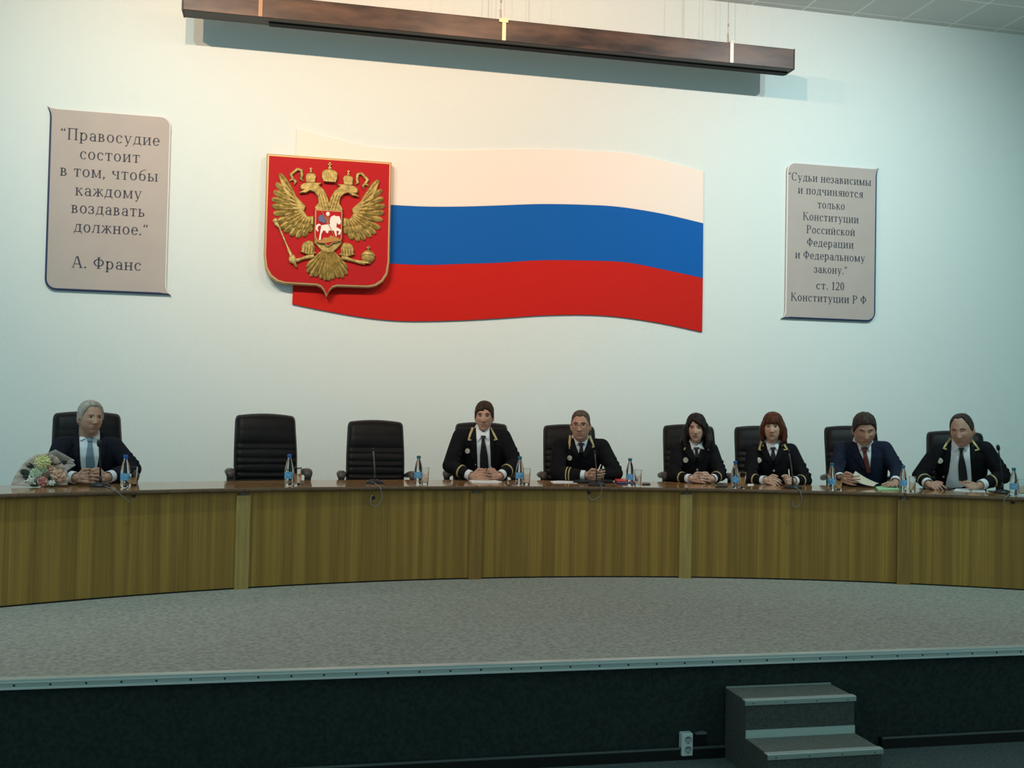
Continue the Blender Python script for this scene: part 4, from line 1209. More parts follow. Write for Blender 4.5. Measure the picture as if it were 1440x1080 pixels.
def skin_mat(nm, c): return mat(nm, c, 0.52, noise=(35, tuple(v * .86 for v in c), 3), spec=0.35)
def cloth_mat(nm, c, c2): return mat(nm, c, 0.85, noise=(18, c2, 3), bump=(28, 0.35, 0.010), spec=0.12)
M_uniform = cloth_mat('black_uniform_cloth', (0.007, 0.007, 0.009), (0.010, 0.010, 0.012))
M_navy = cloth_mat('dark_navy_suit_cloth', (0.010, 0.011, 0.018), (0.014, 0.015, 0.023))
M_blue = cloth_mat('blue_suit_cloth', (0.012, 0.0165, 0.033), (0.016, 0.0215, 0.042))
M_shirt = mat('white_shirt', (0.72, 0.75, 0.78), 0.7, bump=(22, 0.3, 0.008))
M_shirtb = mat('pale_blue_shirt', (0.50, 0.58, 0.64), 0.7, bump=(22, 0.3, 0.008))
M_tieblk = mat('black_tie', (0.005, 0.005, 0.006), 0.6)
M_tiegrey = mat('grey_blue_tie', (0.13, 0.20, 0.26), 0.55, noise=(220, (0.19, 0.27, 0.33), 1))
M_tiered = mat('maroon_tie', (0.085, 0.010, 0.014), 0.55, noise=(200, (0.14, 0.03, 0.03), 1))
M_trim = mat('gold_embroidery', (0.64, 0.54, 0.25), 0.5, 0.1, noise=(300, (0.22, 0.17, 0.06), 2))
M_badge = mat('silver_badge', (0.72, 0.70, 0.58), 0.35, 0.3, noise=(160, (0.45, 0.44, 0.36), 2))
M_button = mat('button_metal', (0.5, 0.48, 0.40), 0.35, 0.5)
M_eyew = mat('eye_white', (0.22, 0.20, 0.18), 0.3)
M_iris = mat('iris_dark', (0.018, 0.014, 0.011), 0.25)
M_frame = mat('spectacle_frame', (0.03, 0.03, 0.03), 0.3, 0.5)
M_lens = mat('spectacle_lens', (0.95, 0.96, 0.96), 0.05, trans=1.0, ior=1.05)

def stroke(pts, w):
    P = [Vector(p) for p in pts]
    L, R_ = [], []
    for i, p in enumerate(P):
        t = (P[min(i + 1, len(P) - 1)] - P[max(i - 1, 0)]).normalized()
        n = Vector((-t.y, t.x))
        L.append(tuple(p + n * w / 2)); R_.append(tuple(p - n * w / 2))
    return L + R_[::-1]
def inside(poly, x, y):
    c = False
    for i in range(len(poly)):
        (x0, y0), (x1, y1) = poly[i], poly[i - 1]
        if (y0 > y) != (y1 > y) and x < (x1 - x0) * (y - y0) / (y1 - y0) + x0: c = not c
    return c
def drape(tree, poly, off, th, name, m, parent, loc, step=1.6, smooth=True):
    """a piece of cloth whose outline was read on the photo, laid on the garment below it"""
    B = []
    for i in range(len(poly)):
        p, q = Vector(poly[i]), Vector(poly[(i + 1) % len(poly)])
        k = max(1, int((q - p).length / step))
        for j in range(k): B.append(p + (q - p) * (j / k))
    xs, ys = [p.x for p in B], [p.y for p in B]
    I = []
    y = min(ys) + step * .5
    while y < max(ys):
        x = min(xs) + step * .5
        while x < max(xs):
            if inside(poly, x, y) and min((Vector((x, y)) - b).length for b in B) > step * .45: I.append(Vector((x, y)))
            x += step
        y += step
    res = geometry.delaunay_2d_cdt(B + I, [(i, (i + 1) % len(B)) for i in range(len(B))], [], 1, 1e-5)
    V2, T = res[0], res[2]
    dist = []
    for v in V2:
        h = tree.ray_cast(EYE, ray(v.x, v.y).normalized())
        dist.append(h[3] if h[0] is not None else None)
    ok = sorted(d for d in dist if d is not None)
    if not ok: return None
    med = ok[len(ok) // 2]
    for i, d in enumerate(dist):
        if d is None or abs(d - med) > .25:
            near = [(v, dd) for v, dd in zip(V2, dist) if dd is not None and abs(dd - med) <= .25]
            dist[i] = min(near, key=lambda t: (t[0] - V2[i]).length)[1] if near else med
    nb = [set() for _ in V2]
    for t in T:
        for a in t:
            nb[a].update(t)
    if smooth:
        for _ in range(2):
            dist = [min(d, sum(dist[k] for k in nb[i]) / max(1, len(nb[i]))) for i, d in enumerate(dist)]
            dist = [.5 * d + .5 * sum(dist[k] for k in nb[i]) / max(1, len(nb[i])) for i, d in enumerate(dist)]
    n = len(V2)
    front = [EYE + ray(v.x, v.y).normalized() * (d - off) - loc for v, d in zip(V2, dist)]
    back = [EYE + ray(v.x, v.y).normalized() * (d - off + th) - loc for v, d in zip(V2, dist)]
    mb = MB()
    fs = [tuple(t) for t in T] + [tuple(n + i for i in t[::-1]) for t in T]
    cnt = {}
    for t in T:
        for i in range(len(t)):
            e = (t[i], t[(i + 1) % len(t)])
            cnt[tuple(sorted(e))] = cnt.get(tuple(sorted(e)), []) + [e]
    for k, es in cnt.items():
        if len(es) == 1:
            a, b = es[0]
            fs.append((b, a, n + a, n + b))
    mb.add(front + back, fs)
    o = mb.build(name, m, parent, True)
    recalc(o.data)
    return o
def ring(p, d, r_, w, th=.004, n=24, flat=1.0):
    mb = MB()
    q = Vector(d).normalized().to_track_quat('Z', 'Y').to_matrix()
    mb.lathe([(r_ - th, -w / 2), (r_, -w / 2 + .001), (r_, w / 2 - .001), (r_ - th, w / 2)], p, n, 0, q, cap=False)
    return mb

def person(P):
    hr = P.get('hr', 9.20)
    top, chin = at_r(P['cx'], P['top'], hr), at_r(P['cx'], P['chin'], hr)
    H = (top - chin).length
    s = H / .247 / max(.9, math.cos(math.radians(P.get('pitch', 0)) * .6))
    hc = chin + (top - chin) * (.488 if 'hc' not in P else P['hc'])
    base = at_r(P['bx'], 640, 9.40); base.z = STAGE_Z
    cam_f = Vector((EYE.x - hc.x, EYE.y - hc.y, 0)).normalized()
    rt = Vector((-cam_f.y, cam_f.x, 0))                    # towards the right of the photograph
    up = Vector((0, 0, 1))
    yaw, pit, rol = [math.radians(P.get(k, 0)) for k in ('yaw', 'pitch', 'roll')]
    F = (cam_f * math.cos(yaw) + rt * math.sin(yaw))
    X = (rt * math.cos(yaw) - cam_f * math.sin(yaw))
    F2 = F * math.cos(pit) - up * math.sin(pit)
    Z2 = up * math.cos(pit) + F * math.sin(pit)
    X2 = X * math.cos(rol) + Z2 * math.sin(rol); Z3 = Z2 * math.cos(rol) - X * math.sin(rol)
    R3 = Matrix((X2, -F2, Z3)).transposed()
    M = Matrix.Translation(hc) @ (R3 * s).to_4x4()
    S = P.get('S', 1.06)
    root = empty('person', (base.x, base.y, base.z), 0, P['label'], 'person', 'people seated at the table')
    loc = Vector(base)
    wide, jaw = P.get('wide', 1.0), P.get('jaw', 1.0)
    sr = P.get('sr', 9.24)
    shL, shR = at_r(*P['shL'], sr), at_r(*P['shR'], sr)    # outer tops of the shoulders
    mid = (shL + shR) / 2
    sd = (shR - shL).normalized()
    bkw = Vector((-sd.y, sd.x, 0)).normalized()
    if bkw.dot(cam_f) > 0: bkw = -bkw
    rs = .066 * S
    jL, jR = shL + sd * rs * .80 - up * rs * .82, shR - sd * rs * .80 - up * rs * .82
    neck_top = M @ Vector((0, .022, -.075))
    neck_base = Vector((hc.x, hc.y, 0)) * .35 + Vector((mid.x, mid.y, 0)) * .65 + bkw * .03 + up * (max(shL.z, shR.z) - .005)
    hip = Vector((base.x, base.y, STAGE_Z + .60)) + bkw * .02
    elL, elR = at_r(*P['elL'], P.get('elr', 9.16)), at_r(*P['elR'], P.get('elr', 9.16))
    lim = TABLE_Z + .064 * S
    for e in (elL, elR): e.z = max(e.z, lim) if (Vector((e.x, e.y)) - ARC).length < ARC_R + TABLE_D + .05 else e.z
    wz = TABLE_Z + .040
    wrL = at_rz(P['wrL'][0], P['wrL'][1], wz + P['wrL'][2]); wrR = at_rz(P['wrR'][0], P['wrR'][1], wz + P['wrR'][2])
    # ---- body, one continuous skin
    mb = MB()
    head_mb(mb, M, wide, jaw, not P.get('noears'))
    mb.capsule(neck_top, neck_base, .054 * s * P.get('nk', 1), .060 * s * P.get('nk', 1))
    if P.get('dchin'): mb.ball(M @ Vector((0, -.040, -.108)), (.040 * s, .040 * s, .022 * s), 14, 10)
    mb.capsule(neck_base - up * .05, jL, .05 * S, .05 * S); mb.capsule(neck_base - up * .05, jR, .05 * S, .05 * S)
    mb.capsule(hip + (mid - hip) * .62 + bkw * .04, hip + bkw * .03, .085 * S, .085 * S); mb.capsule(hip + (mid - hip) * .62 + bkw * .04, mid - up * .10 + bkw * .04, .085 * S, .07 * S)
    for j_, e_, w_ in ((jL, elL, wrL), (jR, elR, wrR)):
        mb.capsule(j_, e_, .046 * S, .038 * S); mb.capsule(e_, w_, .040 * S, .0275 * S)
    knees = []
    for q, k in ((-1, 'L'), (1, 'R')):
        h_ = hip + rt * q * .09 - up * .05
        kn = h_ - bkw * .44 + rt * q * .03; kn.z = STAGE_Z + .54
        ft = kn + bkw * .04; ft.z = STAGE_Z + .07
        mb.capsule(h_, kn, .075, .055); mb.capsule(kn, ft, .052, .035)
        mb.capsule(ft - up * .03, ft - up * .03 - bkw * .15, .035, .03)
        knees.append((h_, kn, ft))
    for (w_, hp) in ((wrL, P['hL']), (wrR, P['hR'])):
        a = rt * hp['a'][0] + cam_f * hp['a'][1] + up * hp['a'][2]
        s_ = rt * hp['s'][0] + cam_f * hp['s'][1] + up * hp['s'][2]
        hand(mb, w_, a, s_, S * hp.get('k', 1.0), hp.get('c', (.4,) * 4), hp.get('t', .4), hp.get('sp', .1), hp.get('sh', 0))
    me = remesh(mb, 'body', .0036, 2, .4)
    Mi = M.inverted()
    co = np.empty(len(me.polygons) * 3); me.polygons.foreach_get('center', co); co = co.reshape(-1, 3)
    A = np.array(Mi)
    q = co @ A[:3, :3].T + A[:3, 3]
    lips = (np.abs(q[:, 0]) < .027) & (np.abs(q[:, 2] + .0610) < .0080 - .0062 * (q[:, 0] / .027) ** 2) & (q[:, 1] < -.05)
    sk = skin_mat(P['key'] + '_skin', P['skin'])
    body = link_mesh(me, 'body', [sk, mat(P['key'] + '_lips', P.get('lip', tuple(v * k for v, k in zip(P['skin'], (.78, .60, .60)))), .45)], root, loc)
    me.polygons.foreach_set('material_index', lips.astype(np.int32))
    # ---- eyes, brows
    for q_ in (-1, 1):
        if not P.get('down'):
            e = MB()
            e.ball(Vector((0, 0, 0)), (.0122, .0125, .0066), 14, 10, 0)
            e.ball(Vector((q_ * 0 + P.get('look', 0), -.0098, -.0005)), (.0066, .0040, .0062), 12, 8, 1)
            for i, v in enumerate(e.v): e.v[i] = (M @ (v + Vector((q_ * .031 * wide, -.0692, .0130)))) - loc
            e.build('eye', [M_eyew, M_iris], root, True)
        b = MB()
        pts = [Vector((q_ * (.014 + .0085 * k), -.088 + .0012 * k * k, .0275 + (.003, .0055, .006, .004, -.001)[k])) for k in range(5)]
        b.tube([(M @ p) - loc for p in pts], [r_ * s for r_ in (.0028, .0034, .0032, .0028, .0014)], 8)
        b.build('eyebrow', P['hairm'], root, True)
    if P.get('glasses'):
        g = MB(); gl = MB()
        for q_ in (-1, 1):
            c_ = Vector((q_ * .0335, -.100, .009))
            pts = [c_ + Vector((.025 * math.cos(t), .004 * math.cos(t) ** 2, .018 * math.sin(t))) for t in [2 * math.pi * i / 20 for i in range(20)]]
            g.tube([(M @ p) - loc for p in pts], .0013 * s, 6, closed=True)
            g.tube([(M @ p) - loc for p in (Vector((q_ * .058, -.096, .013)), Vector((q_ * .078, -.05, .014)), Vector((q_ * .081, .012, .010)))], .0015 * s, 6)
        g.tube([(M @ p) - loc for p in (Vector((-.0085, -.101, .012)), Vector((0, -.104, .015)), Vector((.0085, -.101, .012)))], .0013 * s, 6)
        go = g.build('glasses', M_frame, root, True)
    # ---- hair
    mb = MB()
    hair_shell(mb, M, P['style'], P.get('ht', .012), wide, jaw, wob=P.get('wob', .004))
    for tube_ in P.get('locks', []):
        pts = [M @ Vector(p[:3]) for p in tube_]
        rr = [p[3] * s for p in tube_]
        for i in range(len(pts) - 1): mb.capsule(pts[i], pts[i + 1], rr[i], rr[i + 1], 12)
    hm = remesh(mb, 'hair', .0045 if not P.get('locks') else .005, 1, .4)
    link_mesh(hm, 'hair', [P['hairm']], root, loc)
    # ---- jacket: torso and sleeves
    mb = MB()
    W = (shR - shL).length / 2
    n = 28
    sec = [(hip.z - .10, .80, .150), (hip.z + .06, .84, .155), (mid.z - .34, .86, .150), (mid.z - .22, .90, .150), (mid.z - .13, .93, .140), (mid.z - .07, .88, .115), (mid.z - .025, .62, .085), (mid.z + .012, .40, .066)]
    rings = []
    for (z, k, d) in sec:
        t = (z - hip.z) / (mid.z - hip.z)
        c_ = Vector((hip.x + (mid.x - hip.x) * t, hip.y + (mid.y - hip.y) * t, z)) + bkw * .012
        rings.append([c_ + sd * (W * k * P.get('tw', 1) * abs(math.cos(q)) ** .8 * (1 if math.cos(q) > 0 else -1)) + bkw * (d * S * P.get('td', 1) * math.sin(q)) for q in [2 * math.pi * i / n for i in range(n)]])
    mb.add([p for r_ in rings for p in r_], [(i * n + j, i * n + (j + 1) % n, (i + 1) * n + (j + 1) % n, (i + 1) * n + j) for i in range(len(rings) - 1) for j in range(n)] + [tuple(range(n))[::-1], tuple((len(rings) - 1) * n + j for j in range(n))])
    nb_ = neck_base - up * .045
    mb.capsule(nb_ + bkw * .01, jL, .062 * S, rs); mb.capsule(nb_ + bkw * .01, jR, .062 * S, rs)
    mb.ball(neck_base - up * .022 + bkw * .022, (.080 * S, .072 * S, .045 * S), 16, 10)
    cut = P.get('cut', .80)
    slv = []
    for j_, e_, w_ in ((jL, elL, wrL), (jR, elR, wrR)):
        m_ = j_ + (e_ - j_) * .5
        ce = e_ + (w_ - e_) * cut
        mb.capsule(j_, m_, rs * 1.02, rs * .98); mb.capsule(m_, e_, rs * .98, .058 * S)
        mb.capsule(e_, e_ + (ce - e_) * .6, .059 * S, .052 * S)
        mb.tube([e_ + (ce - e_) * .5, ce], [.053 * S, .046 * S], 16)
        slv.append((e_, w_, ce))
    for j_, e_ in ((jL, elL), (jR, elR)):                       # folds at the elbow
        for k in (.55, .72, .88):
            c_ = j_ + (e_ - j_) * k
            ax = (e_ - j_).normalized()
            u_ = ax.cross(cam_f).normalized()
            mb.capsule(c_ - u_ * .05 + cam_f * .030, c_ + u_ * .045 + cam_f * .034 - ax * .03, .022 * S, .012 * S, 10)
    jm = remesh(mb, 'jacket', .0065, 3, .5)
    jacket = link_mesh(jm, 'jacket', [P['jm']], root, loc)
    bm = bmesh.new(); bm.from_mesh(jm); bm2 = bmesh.new(); bm2.from_mesh(body.data)
    for v in bm.verts: v.co += loc
    for v in bm2.verts: v.co += loc
    treeJ = BVHTree.FromBMesh(bm)
    bm.free(); bm2.free()
    # ---- shirt, tie, collar, trims
    shirt = drape(treeJ, [(x, y - (P.get('dip', 1.5) if 0 < i < 4 else 0)) for i, (x, y) in enumerate(P['shirt'])], .010, .012, 'shirt', P.get('sm', M_shirt), root, loc)
    if shirt is None: shirt = root
    for c_ in P.get('collar', []): drape(treeJ, c_, .020, .008, 'shirt_collar', P.get('sm', M_shirt), shirt, loc)
    cb = MB()
    nd = (neck_top - neck_base).normalized()
    cb.lathe([(.064 * s * P.get('nk', 1), -.028), (.066 * s * P.get('nk', 1), .0), (.061 * s * P.get('nk', 1), .030), (.057 * s * P.get('nk', 1), .030), (.058 * s, -.028)], neck_base + nd * .012 - loc, 24, 0, nd.to_track_quat('Z', 'Y').to_matrix(), cap=False)
    cb.build('collar_band', P.get('sm', M_shirt), shirt, True)
    for t_ in P.get('tie', []): 
        drape(treeJ, t_, .021 if t_ is not P['tie'][0] else .027, .010, 'tie' if t_ is P['tie'][-1] else 'tie_knot', P['tm'], root, loc)
    for (e_, w_, ce) in slv:
        d = (w_ - e_).normalized()
        m_ = MB()
        q = d.to_track_quat('Z', 'Y').to_matrix()
        L = (w_ - ce).length
        m_.lathe([(.038 * S, -.03), (.0400 * S, 0), (.0405 * S, L * .55 + .012), (.0375 * S, L * .55 + .013), (.035 * S, -.03)], ce - loc, 22, 0, q, cap=False)
        m_.build('cuff', P.get('sm', M_shirt), shirt, True)
    if P.get('uniform'):
        for (e_, w_, ce), tt in zip(slv, P.get('stripes', (.56, .56))):
            for dt in P.get('dbl', (0,)):
                t = tt + dt
                p = e_ + (w_ - e_) * t
                d = (w_ - e_).normalized()
                r_ = (.059 + (.046 - .059) * t / cut) * S + .0035
                ring(p - loc, d, r_, .016 if len(P.get('dbl', (0,))) == 1 else .010).build('sleeve_stripe', M_trim, jacket, True)
    for t_ in P.get('trim', []): drape(treeJ, stroke(t_, 3.3), .013, .008, 'collar_trim', M_trim, jacket, loc, 1.2)
    for t_ in P.get('leaf', []): drape(treeJ, [(t_[0] + 1.3 * math.cos(a), t_[1] + 1.9 * math.sin(a)) for a in [math.pi * i / 4 for i in range(8)]], .012, .006, 'collar_emblem', M_trim, jacket, loc, 1.0)
    for t_ in P.get('lapel', []): drape(treeJ, t_, .016, .010, 'lapel', P['jm'], jacket, loc)
    for (bx, by, br, mm) in P.get('badge', []):
        h = treeJ.ray_cast(EYE, ray(bx, by).normalized())
        if h[0] is None: continue
        r_ = br * h[3] / FPX
        nn = (cam_f * .9 + h[1] * .4).normalized()
        MB().lathe([(r_, -.006), (r_, .001), (r_ * .82, .004), (r_ * .75, .0025), (r_ * .45, .005), (.001, .0055)], h[0] + nn * .005 - loc, 20, 0, nn.to_track_quat('Z', 'Y').to_matrix()).build('badge' if br > 2 else 'button', mm, jacket, True)
    # ---- trousers and shoes under the table
    mb = MB()
    for h_, kn, ft in knees:
        mb.capsule(h_, kn, .088, .068); mb.capsule(kn, ft + up * .03, .066, .052)
    mb.ball(hip - up * .03, (.19, .16, .11), 16, 10)
    link_mesh(remesh(mb, 'trousers', .012, 2), 'trousers', [P['jm']], root, loc)
    for h_, kn, ft in knees:
        m_ = MB()
        m_.capsule(ft - up * .026 + bkw * .03 - loc, ft - up * .03 - bkw * .17 - loc, .043, .038)
        m_.build('shoe', M_black, root, True)
    return root

HM_grey = mat('silver_grey_hair', (0.44, 0.40, 0.34), 0.6, noise=((90, 30, 30), (0.25, 0.22, 0.18), 3), bump=(160, .5, .004), spec=0.18)
HM_brown = mat('dark_brown_hair', (0.050, 0.030, 0.020), 0.55, noise=((90, 30, 30), (0.025, 0.015, 0.011), 3), bump=(160, .5, .004), spec=0.18)
HM_crop = mat('grey_brown_cropped_hair', (0.105, 0.082, 0.065), 0.6, noise=((90, 30, 30), (0.06, 0.045, 0.036), 3), bump=(160, .5, .004), spec=0.18)
HM_black = mat('black_hair', (0.010, 0.008, 0.008), 0.45, noise=((60, 60, 8), (0.020, 0.016, 0.015), 3), bump=(110, .6, .006), spec=0.18)
HM_red = mat('red_brown_hair', (0.105, 0.032, 0.014), 0.42, noise=((70, 70, 8), (0.050, 0.014, 0.008), 3), bump=(130, .6, .005), spec=0.18)
HM_dark = mat('dark_hair', (0.030, 0.020, 0.016), 0.55, noise=((90, 30, 30), (0.05, 0.036, 0.030), 3), bump=(160, .5, .004), spec=0.18)
SK_A, SK_B = (0.50, 0.285, 0.200), (0.56, 0.355, 0.265)
def clasp(sx, sh):
    return dict(a=(sx * .90, .34, .06), s=(0, -.25, 1), c=(.42, .46, .46, .44), t=.45, sp=.05, sh=sh)
PEOPLE = [
 dict(key='a', label='grey-haired man in dark navy suit and grey-blue tie, hands clasped beside the bouquet', cx=127, top=564.5, chin=611, bx=128, yaw=24, pitch=2, roll=-1,
      wide=1.10, jaw=1.25, nk=1.22, skin=SK_A, style='swept', hairm=HM_grey, ht=.014, hr=9.18, S=1.10, look=.003,
      shL=(76, 616), shR=(171, 617), elL=(72, 664), elR=(187, 660), wrL=(107, 8.96, .012), wrR=(150, 8.96, .012), hL=clasp(1, .0), hR=clasp(-1, .010),
      jm=M_navy, tm=M_tiegrey, tw=1.0,
      shirt=[(111, 600), (117, 606), (128, 613), (140, 606), (140.5, 612), (139.5, 640), (136, 662), (130, 668), (115, 668), (113, 650), (112, 630)],
      collar=[[(111, 600), (114.5, 604), (125, 614), (113, 620)], [(128, 614), (139.5, 606), (140, 619)]],
      tie=[[(121.5, 614), (131.5, 614), (129.5, 621), (124, 621)], [(124, 620), (129.5, 620), (133.5, 652), (132.5, 662), (127, 668), (121, 663), (120.5, 645)]],
      lapel=[[(111, 602), (107, 606), (100, 622), (104, 627), (101, 631), (111, 664), (114, 664), (112, 635)], [(140.5, 607), (145, 610), (151, 624), (147, 629), (150, 633), (141, 664), (138.5, 662), (140.5, 635)]]),
 dict(key='b', dip=3.2, label='man in open black judicial jacket and black tie, hands clasped over white papers', cx=681, top=565, chin=606.5, bx=681, yaw=-4, pitch=3, roll=0,
      wide=.95, jaw=1.0, skin=SK_A, style='side', hairm=HM_brown, ht=.014, uniform=True, S=1.08,
      shL=(639, 604), shR=(716, 605), elL=(632, 655), elR=(725, 652), wrL=(664, 8.96, .0), wrR=(702, 8.96, .0), hL=clasp(1, 0), hR=clasp(-1, .010),
      jm=M_uniform, tm=M_tieblk,
      shirt=[(669, 598), (673, 606), (680, 611.5), (687, 605), (688.5, 599), (688.5, 615), (690, 640), (692, 668), (672, 668), (671, 640), (669, 620)],
      collar=[[(669, 598), (672, 604), (679, 612), (671, 622)], [(681, 612), (686.5, 604), (688.5, 600), (687, 620)]],
      tie=[[(676, 612.5), (683, 612.5), (681.5, 618.5), (677.5, 618.5)], [(677.5, 618), (681.5, 618), (686, 640), (688, 667), (675, 667), (675, 640)]],
      trim=[[(665, 601), (661.5, 610), (659, 618.5), (665.5, 619)], [(689.5, 601.5), (694, 610), (698.5, 618), (692, 619)]], leaf=[(666, 612.5), (691, 612.5)],
      badge=[(657.6, 634.3, 3.7, M_badge), (669.5, 653, 1.4, M_button)], stripes=(.52, .52),
      lapel=[[(669, 600), (663, 612), (661, 640), (671, 656), (670.5, 630)], [(689, 601), (694, 612), (696, 640), (690.5, 656), (689.5, 630)]]),
 dict(key='c', label='man in glasses and black judicial jacket, leaning forward with a pen', cx=816.5, top=577, chin=619.5, bx=812, yaw=-6, pitch=4, roll=0, hr=9.08, sr=9.18,
      wide=1.02, jaw=1.2, nk=1.1, skin=SK_A, style='crop', hairm=HM_crop, ht=.008, glasses=True, uniform=True, S=1.10,
      shL=(779, 617), shR=(855, 619), elL=(783, 668), elR=(866, 668), elr=9.06, wrL=(824, 8.94, .016), wrR=(832, 9.02, .0),
      hL=dict(a=(1, .25, -.05), s=(0, .2, 1), c=(.35, .5, .6, .6), t=.5), hR=dict(a=(-.9, .45, -.10), s=(-.3, -.9, .3), c=(.08, .10, .12, .15), t=.1, k=.95),
      jm=M_uniform, tm=M_tieblk, cut=.84,
      shirt=[(807, 615), (810, 619), (816, 622), (824, 619), (827, 613), (825.5, 624), (822, 637), (813.5, 637), (809.5, 626)],
      collar=[[(807, 615), (810, 619), (816, 622.5), (811, 627)], [(818, 622.5), (824, 619), (827, 614), (823.5, 626)]],
      tie=[[(812.5, 623), (822, 623), (819.5, 629), (815.5, 629)], [(815.5, 628.5), (819.5, 628.5), (821, 637), (814, 637)]],
      trim=[[(802, 612), (801, 622), (801.5, 630.5), (808.5, 631)], [(829, 612.5), (832, 620), (835, 628), (828, 630)]], leaf=[(806, 624), (827.5, 624)],
      badge=[(801, 644, 3.7, M_badge)], stripes=(.36, .62), dbl=(0, .10),
      lapel=[[(806, 617), (801, 630), (810, 645), (815, 641)], [(828, 617), (833, 629), (824, 645), (819, 641)]]),
 dict(key='d', label='woman with long wavy black hair in black judicial jacket, hands clasped', cx=979, top=583.5, chin=622, bx=978, yaw=-5, pitch=3, roll=2,
      wide=.97, jaw=.9, noears=True, nk=.88, skin=SK_B, lip=(.30, .09, .08), style='long', hairm=HM_black, ht=.022, uniform=True, S=.98, hr=9.17,
      locks=[[(-.066, .008, .05, .028), (-.094, .012, -.01, .026), (-.100, .005, -.06, .029), (-.112, -.010, -.105, .032), (-.098, -.02, -.150, .022)],
             [(-.070, .035, .03, .034), (-.095, .04, -.04, .034), (-.105, .035, -.10, .034), (-.095, .01, -.145, .024)],
             [(.066, .008, .05, .030), (.095, .012, -.01, .028), (.102, .005, -.06, .032), (.116, -.010, -.110, .034), (.102, -.02, -.158, .024)],
             [(.072, .035, .03, .034), (.098, .04, -.04, .036), (.112, .03, -.10, .036), (.104, .0, -.155, .026)],
             [(0, .08, .0, .05), (0, .085, -.07, .055), (0, .075, -.12, .045)], [(-.05, .07, .0, .04), (-.055, .075, -.09, .045)], [(.05, .07, .0, .04), (.055, .075, -.09, .045)],
             [(-.02, -.066, .095, .018), (.015, -.084, .072, .020), (.046, -.082, .050, .017), (.070, -.050, .012, .018)], [(-.02, -.055, .108, .016), (-.052, -.050, .078, .016), (-.078, -.025, .03, .018)]],
      shL=(946, 624), shR=(1008, 624), elL=(946, 670), elR=(1013, 668), wrL=(972, 8.96, .0), wrR=(1001, 8.96, .0), hL=clasp(1, 0), hR=clasp(-1, .008),
      jm=M_uniform, tm=M_tieblk,
      shirt=[(969.5, 619), (972, 624), (979, 628), (986.5, 624), (988.5, 620), (988, 630), (985, 640), (978, 644), (974, 638), (971, 630)],
      collar=[[(969.5, 619), (972.5, 624.5), (979, 628), (973, 633)], [(980.5, 628), (986.5, 624), (990.5, 632), (985, 631)]],
      tie=[[(975.5, 629), (983.5, 629), (981.5, 634), (977.5, 634)], [(977.5, 633.5), (981.5, 633.5), (983, 644), (977, 644)]],
      trim=[[(966.5, 625), (962.5, 632.5), (969, 633.5)], [(997, 631.5), (992, 632.5)]],
      badge=[(964.2, 647, 3.8, M_badge), (970, 639.5, 2.4, mat('small_grey_badge', (.25, .25, .24), .4, .4)), (980.5, 660.5, 1.4, M_button)], stripes=(.50, .50),
      lapel=[[(970, 622), (962, 634), (975, 652), (979, 646)], [(988, 622), (996, 634), (984, 652), (980, 646)]]),
 dict(key='e', label='woman with red-brown bobbed hair in black judicial jacket, hands resting side by side', cx=1086.5, top=581.5, chin=620.5, bx=1092, yaw=-5, pitch=3, roll=0,
      wide=1.02, jaw=1.1, noears=True, nk=.95, skin=SK_B, lip=(.34, .12, .10), style='bob', hairm=HM_red, ht=.020, wob=.008, uniform=True, S=1.0, hr=9.17,
      locks=[[(-.064, -.004, .05, .026), (-.088, .0, .0, .022), (-.092, .0, -.05, .022), (-.088, -.006, -.098, .017)],
             [(-.068, .03, .04, .034), (-.090, .03, -.02, .032), (-.094, .025, -.08, .028), (-.086, .015, -.110, .018)],
             [(.064, -.004, .05, .026), (.090, .0, .0, .023), (.097, .0, -.05, .024), (.102, -.006, -.110, .020)],
             [(.068, .03, .04, .034), (.092, .03, -.02, .033), (.100, .025, -.08, .030), (.098, .01, -.125, .020)],
             [(0, .08, .0, .05), (0, .085, -.07, .05), (0, .07, -.10, .04)], [(-.05, .07, .0, .04), (-.055, .07, -.08, .04)], [(.05, .07, .0, .04), (.055, .07, -.08, .04)]],
      shL=(1052, 626), shR=(1120, 625), elL=(1053, 675), elR=(1133, 676), wrL=(1077, 8.98, .0), wrR=(1115, 8.98, .0),
      hL=dict(a=(.75, .62, -.05), s=(.3, -.35, .9), c=(.60, .62, .62, .6), t=.4, sp=.02), hR=dict(a=(-.70, .66, -.05), s=(-.3, -.35, .9), c=(.60, .62, .62, .6), t=.4, sp=.02),
      jm=M_uniform, tm=M_tieblk,
      shirt=[(1075.5, 617), (1079, 622), (1087, 627), (1094.5, 622), (1097, 618), (1096, 630), (1092.5, 642), (1086.5, 650), (1080, 640), (1077, 628)],
      collar=[[(1075.5, 617), (1079, 622), (1086.5, 627), (1080, 634)], [(1088, 627), (1094.5, 622), (1097, 618.5), (1093.5, 634)]],
      tie=[[(1083.5, 629), (1091, 629), (1089, 635), (1085.5, 635)], [(1085.5, 634.5), (1089, 634.5), (1091.5, 643), (1086.5, 650), (1083.5, 643)]],
      trim=[[(1071, 620), (1067.5, 632.5), (1074.5, 633)], [(1102, 624), (1107, 632), (1099.5, 633)]], leaf=[(1073.5, 627), (1099.5, 627)],
      badge=[(1067, 647.3, 3.7, M_badge), (1088.2, 662, 1.5, M_button)], stripes=(.42, .42),
      lapel=[[(1076, 621), (1070, 634), (1082, 654), (1087, 652)], [(1097, 622), (1103, 634), (1092, 654), (1088, 652)]]),
 dict(key='f', label='man in blue suit and maroon tie looking down at a sheet of paper', cx=1215.5, top=581.5, chin=627, bx=1216, yaw=10, pitch=22, roll=3, hr=9.12,
      wide=1.04, jaw=1.15, nk=1.1, skin=SK_A, style='short', hairm=HM_dark, ht=.012, down=True, S=1.08, hc=.50,
